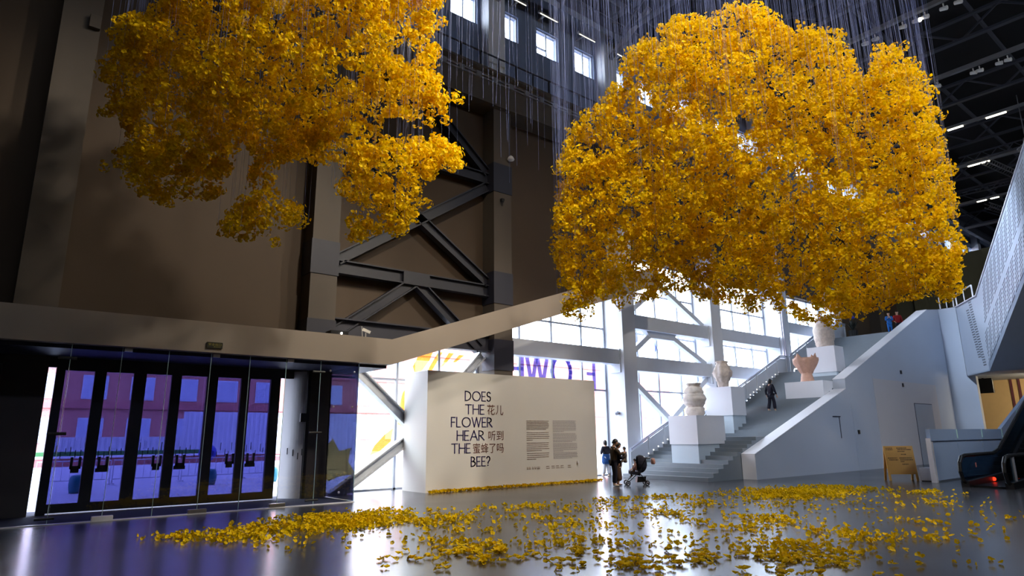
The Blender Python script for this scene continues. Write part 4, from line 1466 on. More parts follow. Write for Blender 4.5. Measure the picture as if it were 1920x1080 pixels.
MB().box(-8, 24, 57.9, 58.6, 0.55, 0.7).build('coping', M['capwhite'], t)
def barrier(x, y, ln, label):
    t_ = thing('crowd_barrier', label, 'barrier', (x + ln / 2, y, 0), group='white crowd barriers')
    MB().tube([(x, y, 0.05), (x, y, 1.0), (x + ln, y, 1.0), (x + ln, y, 0.05)], 0.03, 6).build('frame', M['capwhite'], t_)
    MB().tube([(x, y, 0.22), (x + ln, y, 0.22)], 0.025, 6).build('lower_rail', M['capwhite'], t_)
    bars = MB()
    for k_ in range(1, 9):
        bars.tube([(x + ln * k_ / 9, y, 0.22), (x + ln * k_ / 9, y, 1.0)], 0.012, 5)
    bars.build('bars', M['capwhite'], t_)
    for q in (0.02, ln - 0.02):
        MB().tube([(x + q, y - 0.3, 0.03), (x + q, y + 0.3, 0.03)], 0.035, 6).build('foot', M['capwhite'], t_)
for k, (x, y, tx) in enumerate([(1.9, 33, 'outside the first two doors'), (4.6, 33, 'outside the third door'), (7.3, 33, 'outside the fourth door'), (10.0, 33, 'outside the last doors'), (12.7, 33, 'beyond the door gap')]):
    barrier(x, y, 2.6, 'white steel crowd barrier on the plaza %s' % tx)
for x, y, tx in [(3.0, 29, 'outside the second door'), (7.7, 30, 'outside the fourth door'), (10.3, 30, 'outside the fifth door')]:
    t_ = thing('barrel', 'teal plastic barrel on the plaza %s' % tx, 'barrel', (x, y, 0), group='teal barrels')
    MB().lathe([(0.26, -0.03), (0.3, 0.1), (0.32, 0.3), (0.3, 0.5), (0.25, 0.6), (0.05, 0.62)], (x, y, 0), 16).build('barrel_body', M['teal'], t_, True)
t = thing('globe_bollard', 'deep blue globe on a short post out on the plaza', 'bollard', (10.6, 42, 0))
MB().tube([(10.6, 42, 0), (10.6, 42, 0.7)], 0.12, 10).build('post', M['fence'], t)
MB().sphere((10.6, 42, 1.05), 0.5, 16, 10).build('globe', M['bluepl'], t, True)
# ================================================================== PEOPLE
def skin_mesh(name, nodes, edges, subdiv=2):
    """nodes: list of (co, radius or (rx, ry)); grows one continuous surface"""
    me = bpy.data.meshes.new(name)
    me.from_pydata([n_[0] for n_ in nodes], edges, [])
    o = bpy.data.objects.new(name, me)
    COL.objects.link(o)
    o.modifiers.new('s', 'SKIN')
    for v, n_ in zip(me.skin_vertices[0].data, nodes):
        r = n_[1]
        v.radius = r if isinstance(r, tuple) else (r, r)
    me.skin_vertices[0].data[0].use_root = True
    sb = o.modifiers.new('d', 'SUBSURF')
    sb.levels = sb.render_levels = subdiv
    dg = bpy.context.evaluated_depsgraph_get()
    out = bpy.data.meshes.new_from_object(o.evaluated_get(dg))
    bpy.data.objects.remove(o)
    return out


def join_into(me, mb):
    bm = bmesh.new()
    bm.from_mesh(me)
    n0 = len(bm.verts)
    vs = [bm.verts.new(v) for v in mb.v]
    for f in mb.f:
        try:
            bm.faces.new([vs[i] for i in f])
        except ValueError:
            pass
    bmesh.ops.recalc_face_normals(bm, faces=bm.faces)
    bm.to_mesh(me)
    bm.free()


def put(name, me, m, root, mtx):
    me.transform(mtx)
    me.materials.clear()
    me.materials.append(m)
    me.polygons.foreach_set('use_smooth', [True] * len(me.polygons))
    return link(name, me, root)


def head_mb(c, r, tilt=0.0):
    """head with brow, nose, mouth, chin and ears, face toward +y"""
    mb = MB()
    n, m = 18, 14
    vs, fs = [], []
    for i in range(m + 1):
        ph = math.pi * i / m
        for k in range(n):
            th = 2 * math.pi * k / n
            x, y, z = math.sin(ph) * math.cos(th), math.sin(ph) * math.sin(th), -math.cos(ph)
            sx = 0.76 - (0.16 * max(0, -z) ** 1.3)
            sy = 0.92
            f = max(0, y) ** 3
            yy = y * sy
            if f > 0.2 and abs(x) < 0.45:
                if -0.25 < z < 0.12:
                    yy += 0.16 * f * max(0, 1 - abs(x) / 0.22) * (1 - abs(z + 0.1) / 0.25 if abs(z + 0.1) < 0.25 else 0)
                if 0.0 < z < 0.3 and abs(x) > 0.15:
                    yy -= 0.06 * f
                if -0.55 < z < -0.38:
                    yy += 0.03 * f
            vs.append(Vector((x * sx, yy, z * 1.12)))
    for i in range(m):
        for k in range(n):
            fs.append((i * n + k, i * n + (k + 1) % n, (i + 1) * n + (k + 1) % n, (i + 1) * n + k))
    rot = Matrix.Rotation(-tilt, 4, 'X')
    mb.add([Vector(c) + (rot @ v) * r for v in vs], fs)
    for s in (-1, 1):
        e = MB().sphere((0, 0, 0), 0.22, 8, 6, (0.35, 0.7, 1))
        mb.add([Vector(c) + (rot @ (Vector(v) + Vector((s * 0.76, -0.05, 0)))) * r for v in e.v], e.f)
    return mb, rot


def hand_nodes(nodes, edges, wrist, wi, d, side, curl=0.6):
    """palm, four unequal bent fingers and a thumb leaving the palm side"""
    d = Vector(d).normalized()
    s = d.cross(Vector((0, 0, 1)))
    s = s.normalized() if s.length > 0.01 else Vector((1, 0, 0))
    s = s * side
    u = s.cross(d).normalized()
    w0 = Vector(wrist)
    palm = len(nodes)
    nodes.append((tuple(w0 + d * 0.06), (0.034, 0.018)))
    edges.append((wi, palm))
    for k, (o_, l) in enumerate([(-0.03, 0.07), (-0.01, 0.082), (0.01, 0.076), (0.03, 0.058)]):
        b0 = len(nodes)
        kn = w0 + d * 0.095 + s * o_
        mid = kn + (d * math.cos(curl * 0.5) - u * math.sin(curl * 0.5)) * l * 0.5
        tip = mid + (d * math.cos(curl) - u * math.sin(curl)) * l * 0.5
        nodes += [(tuple(kn), 0.010), (tuple(mid), 0.009), (tuple(tip), 0.008)]
        edges += [(palm, b0), (b0, b0 + 1), (b0 + 1, b0 + 2)]
    b0 = len(nodes)
    t0 = w0 + d * 0.045 - s * 0.04
    t1 = t0 + (d - s * 0.6).normalized() * 0.035
    nodes += [(tuple(t0), 0.012), (tuple(t1), 0.010)]
    edges += [(palm, b0), (b0, b0 + 1)]


def person(label, loc, heading, H=1.72, pose=None, top=None, bottom=None, shoes='darkshoe', hair_len=0.0, coat=None, skirt=None, wide=False, group=None, hood=None):
    """heading: world angle of the facing direction. pose: joint overrides in body units (x right, y forward, z up, fractions of height)"""
    p = {'pelvis': (0, 0, 0.53), 'waist': (0, 0.0, 0.6), 'chest': (0, -0.005, 0.73), 'neckb': (0, 0, 0.82), 'head': (0, 0.015, 0.925),
         'shR': (0.105, 0, 0.795), 'elR': (0.135, -0.02, 0.63), 'wrR': (0.135, 0.03, 0.49), 'shL': (-0.105, 0, 0.795), 'elL': (-0.135, -0.02, 0.63), 'wrL': (-0.135, 0.03, 0.49),
         'hiR': (0.052, 0, 0.5), 'knR': (0.055, 0.015, 0.28), 'anR': (0.055, -0.01, 0.045), 'hiL': (-0.052, 0, 0.5), 'knL': (-0.055, 0.015, 0.28), 'anL': (-0.055, -0.01, 0.045), 'tilt': 0.1}
    p.update(pose or {})
    J_ = {k: (Vector(v) * H if k != 'tilt' else v) for k, v in p.items()}
    root = thing('person', label, 'person', loc, 0.0, group)
    mtx = Matrix.Translation(loc) @ Matrix.Rotation(heading - math.pi / 2, 4, 'Z')
    s = H / 1.72
    # body: one continuous surface
    nodes, edges, idx = [], [], {}

    def nd(k, r):
        idx[k] = len(nodes)
        nodes.append((tuple(J_[k]), r))
    nd('pelvis', (0.145 * s, 0.10 * s)); nd('waist', (0.125 * s, 0.09 * s)); nd('chest', (0.15 * s, 0.105 * s)); nd('neckb', (0.07 * s, 0.06 * s)); nd('head', 0.055 * s)
    for a in 'RL':
        nd('sh' + a, 0.062 * s); nd('el' + a, 0.043 * s); nd('wr' + a, 0.028 * s)
        nd('hi' + a, 0.082 * s); nd('kn' + a, 0.056 * s); nd('an' + a, 0.038 * s)
        J_['to' + a] = J_['an' + a] + Vector((0.01 if a == 'R' else -0.01, 0.14 * s, -0.045 * s)); nd('to' + a, (0.035 * s, 0.02 * s))
    E_ = [('pelvis', 'waist'), ('waist', 'chest'), ('chest', 'neckb'), ('neckb', 'head')]
    for a in 'RL':
        E_ += [('chest', 'sh' + a), ('sh' + a, 'el' + a), ('el' + a, 'wr' + a), ('pelvis', 'hi' + a), ('hi' + a, 'kn' + a), ('kn' + a, 'an' + a), ('an' + a, 'to' + a)]
    edges = [(idx[a], idx[b]) for a, b in E_]
    for a, sd in (('R', 1), ('L', -1)):
        hand_nodes(nodes, edges, J_['wr' + a], idx['wr' + a], J_['wr' + a] - J_['el' + a], sd)
    me = skin_mesh('body', nodes, edges)
    hm, rot = head_mb(J_['head'] + Vector((0, 0.012, 0.01)) * s, 0.112 * s, J_['tilt'])
    join_into(me, hm)
    put('body', me, M['skin'], root, mtx)
    hc = J_['head'] + Vector((0, 0.012, 0.01)) * s
    # hair: a cap over the skull, longer at the back if asked
    mb = MB()
    n, m = 18, 8
    vs, fs = [], []
    for i in range(m + 1):
        ph = math.pi * 0.60 * i / m
        for k in range(n):
            th = 2 * math.pi * k / n
            x, y, z = math.sin(ph) * math.cos(th), math.sin(ph) * math.sin(th), math.cos(ph)
            if y > 0.25 and z < 0.45:
                z = 0.45 + (z - 0.45) * 0.15
                y *= 0.93
            zz = z * 1.2
            if y < 0.2 and i >= m - 2:
                zz -= 0.25 * (0.2 - y)
                if hair_len and i == m:
                    zz -= hair_len
            vs.append(Vector((x * 0.86, y * 1.02 - 0.04, zz)))
    for i in range(m):
        for k in range(n):
            fs.append((i * n + k, i * n + (k + 1) % n, (i + 1) * n + (k + 1) % n, (i + 1) * n + k))
    hb = bpy.data.meshes.new('hair')
    hb.from_pydata([hc + (rot @ v) * 0.114 * s for v in vs], [], fs)
    put('hair', hb, M[hood or 'hair'], root, mtx)
    # clothes
    def cloth(name, parts, m, grow, hem=None):
        ns, es, ix = [], [], {}
        for k, r in parts['n']:
            ix[k] = len(ns)
            ns.append((tuple(J_[k]) if isinstance(k, str) else tuple(Vector(k) * H), tuple(q * s for q in r) if isinstance(r, tuple) else r * s))
        for a, b in parts['e']:
            es.append((ix[a], ix[b]))
        put(name, skin_mesh(name, ns, es), M[m], root, mtx)
    g = 0.018
    J_['hem'] = J_['pelvis'] + Vector((0, 0, -0.03 * H))
    for a in 'RL':
        J_['cf' + a] = J_['wr' + a] + (J_['el' + a] - J_['wr' + a]) * 0.08
    tn = [('chest', (0.165 + g, 0.12 + g)), ('waist', (0.145 + g, 0.11 + g)), ('pelvis', (0.155 + g, 0.115 + g)), ('hem', (0.15 + g, 0.115 + g)), ('neckb', (0.085, 0.075))]
    te = [('chest', 'waist'), ('waist', 'pelvis'), ('pelvis', 'hem'), ('chest', 'neckb')]
    for a in 'RL':
        tn += [('sh' + a, 0.082), ('el' + a, 0.062), ('cf' + a, 0.046)]
        te += [('chest', 'sh' + a), ('sh' + a, 'el' + a), ('el' + a, 'cf' + a)]
    if coat:
        J_['coat1'] = J_['pelvis'] + Vector((0, -0.01, -0.06 * H))
        J_['coat2'] = J_['pelvis'] + Vector((0, -0.01, -coat * H))
        tn += [('coat1', (0.175, 0.135)), ('coat2', (0.185, 0.145))]
        te += [('hem', 'coat1'), ('coat1', 'coat2')]
    cloth('jacket', {'n': tn, 'e': te}, top, g)
    if skirt:
        J_['sk0'] = J_['pelvis'] + Vector((0, 0, 0.02 * H))
        J_['sk1'] = J_['pelvis'] + Vector((0, 0, -0.2 * H))
        J_['sk2'] = J_['pelvis'] + Vector((0, 0, -skirt * H))
        cloth('skirt', {'n': [('sk0', (0.16, 0.12)), ('sk1', (0.19, 0.16)), ('sk2', (0.21, 0.19))], 'e': [('sk0', 'sk1'), ('sk1', 'sk2')]}, bottom, g)
    elif bottom:
        bn = [('pelvis', (0.15 + g * 0.4, 0.11 + g * 0.4))]
        be = []
        for a in 'RL':
            J_['tr' + a] = J_['an' + a] + Vector((0, 0, 0.015 * H))
            bn += [('hi' + a, 0.098), ('kn' + a, 0.092 if wide else 0.072), ('tr' + a, 0.098 if wide else 0.058)]
            be += [('pelvis', 'hi' + a), ('hi' + a, 'kn' + a), ('kn' + a, 'tr' + a)]
        cloth('trousers', {'n': bn, 'e': be}, bottom, g)
    for a in 'RL':
        q = J_['an' + a]
        J_['s0'] = q + Vector((0, -0.03 * s, -0.03 * s)); J_['s1'] = q + Vector((0, 0.06 * s, -0.035 * s)); J_['s2'] = q + Vector((0.008 if a == 'R' else -0.008, 0.165 * s, -0.045 * s))
        cloth('shoe', {'n': [('s0', (0.045, 0.04)), ('s1', (0.048, 0.036)), ('s2', (0.045, 0.026))], 'e': [('s0', 's1'), ('s1', 's2')]}, shoes, g)
    return root, mtx, J_


RIGHT = math.atan2(-0.628, 0.778)     # world heading of "to the right" as seen
AWAY = math.atan2(0.757, 0.6135)
# man with arms lifted around the woman in front of him
arms_front = {'elR': (0.13, 0.10, 0.66), 'wrR': (0.07, 0.21, 0.70), 'elL': (-0.13, 0.10, 0.66), 'wrL': (-0.07, 0.21, 0.70), 'head': (0, 0.04, 0.915), 'tilt': 0.35}
person('man in an olive brown jacket and dark trousers, arms raised toward the woman', (18.48, 16.86, 0), RIGHT + 0.15, 1.72, arms_front, 'brownjk', 'navycl', 'shoe')
hold = {'elR': (0.14, 0.05, 0.62), 'wrR': (0.05, 0.15, 0.66), 'elL': (-0.14, 0.05, 0.62), 'wrL': (-0.05, 0.15, 0.64), 'head': (0, 0.03, 0.92), 'tilt': 0.45}
person('woman in a dark top and long brown skirt holding a small child beside the pram', (18.85, 17.02, 0), RIGHT + 0.1, 1.58, hold, 'navycl', 'browncl', 'darkshoe', hair_len=0.2, skirt=0.44)
# small child in a grey coat held in her arms
sit = {'hiR': (0.05, 0.06, 0.5), 'knR': (0.07, 0.20, 0.44), 'anR': (0.07, 0.2, 0.24), 'hiL': (-0.05, 0.06, 0.5), 'knL': (-0.07, 0.20, 0.44), 'anL': (-0.07, 0.2, 0.24),
       'elR': (0.13, 0.05, 0.66), 'wrR': (0.09, 0.13, 0.6), 'elL': (-0.13, 0.05, 0.66), 'wrL': (-0.09, 0.13, 0.6), 'head': (0, 0.01, 0.96), 'tilt': 0.1}
person('small child in a grey coat held against the woman at the pram', (19.06, 16.82, 0.46), RIGHT + 3.3, 0.92, sit, 'greycl', 'greycl', 'shoe', coat=0.14)
# woman at the window
arms_up = {'elR': (0.15, 0.02, 0.66), 'wrR': (0.12, 0.13, 0.60), 'elL': (-0.17, -0.02, 0.66), 'wrL': (-0.10, 0.08, 0.62), 'tilt': -0.05, 'anR': (0.07, -0.05, 0.045), 'anL': (-0.06, 0.05, 0.045)}
person('woman in a dark top and pale wide trousers standing alone by the bright window', (22.6, 21.1, 0), AWAY + 0.5, 1.62, arms_up, 'navycl', 'palecl', 'shoe', hair_len=0.35, wide=True)
t = tag(MB().lathe([(0.2, 0), (0.235, 0.12), (0.225, 0.3), (0.2, 0.45), (0.17, 0.55)], (0, 0, 0), 16, 1.0, 0.72).build('wrapped_jacket', M['denim']), 'blue denim jacket tied at the waist of the woman by the window', 'jacket')
t.location = (22.6, 21.1, 0.56)
t.rotation_euler = (0, 0, AWAY + 0.5 - math.pi / 2)
t.scale = (0.9, 1.1, 0.8)
# person in black on the landing
walk = {'knR': (0.055, 0.06, 0.28), 'anR': (0.055, 0.07, 0.045), 'knL': (-0.055, -0.02, 0.28), 'anL': (-0.055, -0.09, 0.05), 'elR': (0.15, 0.03, 0.63), 'wrR': (0.14, 0.10, 0.5), 'elL': (-0.14, -0.06, 0.63), 'wrL': (-0.13, -0.05, 0.49)}
ZL = [z_ for x_, z_ in STEPS if x_ < 31.6][-1]
person('person in a long black coat and black trousers walking on the stair landing', (31.75, 17.82, ZL), RIGHT + 0.35, 1.66, walk, 'navycl', 'navycl', 'shoe', hair_len=0.8, coat=0.16, wide=True)
# visitors at the top of the stair
ph = {'elR': (0.13, 0.06, 0.64), 'wrR': (0.05, 0.14, 0.74), 'elL': (-0.13, 0.06, 0.64), 'wrL': (-0.05, 0.14, 0.72)}
person('visitor in a bright blue coat at the top of the stair by the wall', (46.4, 17.05, ZTOP), math.pi + 0.5, 1.55, ph, 'bluecl', 'bluecl', 'darkshoe', coat=0.2)
person('visitor in a red shirt and dark trousers behind the one in blue', (47.6, 16.95, ZTOP), math.pi + 0.5, 1.78, {'elR': (0.16, -0.03, 0.66), 'wrR': (0.11, 0.05, 0.58), 'tilt': 0.15}, 'redcl', 'navycl', 'darkshoe')
person('visitor whose head just shows above the peak of the stair wall', (49.6, 15.95, ZTOP), math.pi + 0.4, 1.66, None, 'palecl', 'navycl', 'darkshoe')
person('small child in pale pink standing beside the visitor in red', (47.95, 16.3, ZTOP), math.pi + 0.4, 1.12, None, 'pinkcl', 'pinkcl', 'shoe', coat=0.15, hood='pinkcl')

# pram with a seated child
o = Vector((19.42, 16.62, 0))
f_ = Vector((math.cos(RIGHT), math.sin(RIGHT), 0))
s_ = Vector((-f_.y, f_.x, 0))
def pt(a, b, z):
    return o + f_ * (a * 0.85) + s_ * b + Vector((0, 0, z))
t = thing('stroller', 'dark folding stroller with a raised navy canopy beside the couple', 'stroller', tuple(o))
for b in (-0.22, 0.22):
    MB().tube([pt(-0.42, b, 0.12), pt(0.1, b, 0.5), pt(0.42, b, 0.98), pt(0.6, b, 1.0)], 0.016, 8).build('side_frame', M['black'], t)
    MB().tube([pt(0.42, b, 0.12), pt(0.05, b, 0.52)], 0.016, 8).build('rear_strut', M['black'], t)
    for a in (-0.42, 0.42):
        w_ = MB()
        for db in (-0.03, 0.03):
            ring = [pt(a + 0.08 * math.cos(q), b + db, 0.1 + 0.08 * math.sin(q)) for q in np.linspace(0, 2 * math.pi, 15)[:-1]]
            w_.tube(ring, 0.022, 6, True)
        w_.tube([pt(a, b - 0.04, 0.09), pt(a, b + 0.04, 0.09)], 0.03, 8)
        w_.build('wheel', M['rubber'], t)
MB().tube([pt(0.6, -0.22, 1.0), pt(0.64, 0, 1.01), pt(0.6, 0.22, 1.0)], 0.02, 8).build('push_bar', M['rubber'], t)
def shell(pts2, b0, b1):
    mb_ = MB()
    v = [pt(a, b0, z) for a, z in pts2] + [pt(a, b1, z) for a, z in pts2]
    n_ = len(pts2)
    mb_.add(v, [tuple(range(n_)), tuple(range(2 * n_ - 1, n_ - 1, -1))] + [(i, (i + 1) % n_, (i + 1) % n_ + n_, i + n_) for i in range(n_)])
    return mb_
shell([(-0.3, 0.42), (0.12, 0.36), (0.36, 0.86), (0.3, 0.88), (0.06, 0.5), (-0.3, 0.52)], -0.19, 0.19).build('seat', M['navycl'], t)
mb = MB()
def hood(i_, j_):
    th_ = math.radians(62 + 118 * i_ / 8)
    ph_ = 2 * math.pi * j_ / 16
    return pt(0.2 - math.cos(th_) * 0.30, math.cos(ph_) * math.sin(th_) * 0.23, 0.78 + math.sin(ph_) * math.sin(th_) * 0.33)
for i in range(8):
    for j in range(16):
        mb.quad(hood(i, j), hood(i + 1, j), hood(i + 1, j + 1), hood(i, j + 1))
mb.build('canopy', M['navycl'], t, True)
shell([(-0.02, 0.12), (0.34, 0.14), (0.4, 0.34), (0.02, 0.32)], -0.2, 0.2).build('basket', M['black'], t)
sit2 = dict(sit)
sit2['tilt'] = 0.2
person('toddler in a pale pink top sitting in the stroller', (19.4, 16.63, 0.14), RIGHT + math.pi, 0.8, sit2, 'pinkcl', 'browncl', 'shoe')
t = tag(MB().lathe([(0.06, 0), (0.09, 0.04), (0.09, 0.16), (0.06, 0.22), (0.02, 0.23)], (19.93, 16.2, 0.76), 12, 0.8, 1.0).build('shoulder_bag', M['pinkcl'], None, True), 'small pinkish bag hanging behind the stroller push bar', 'bag')
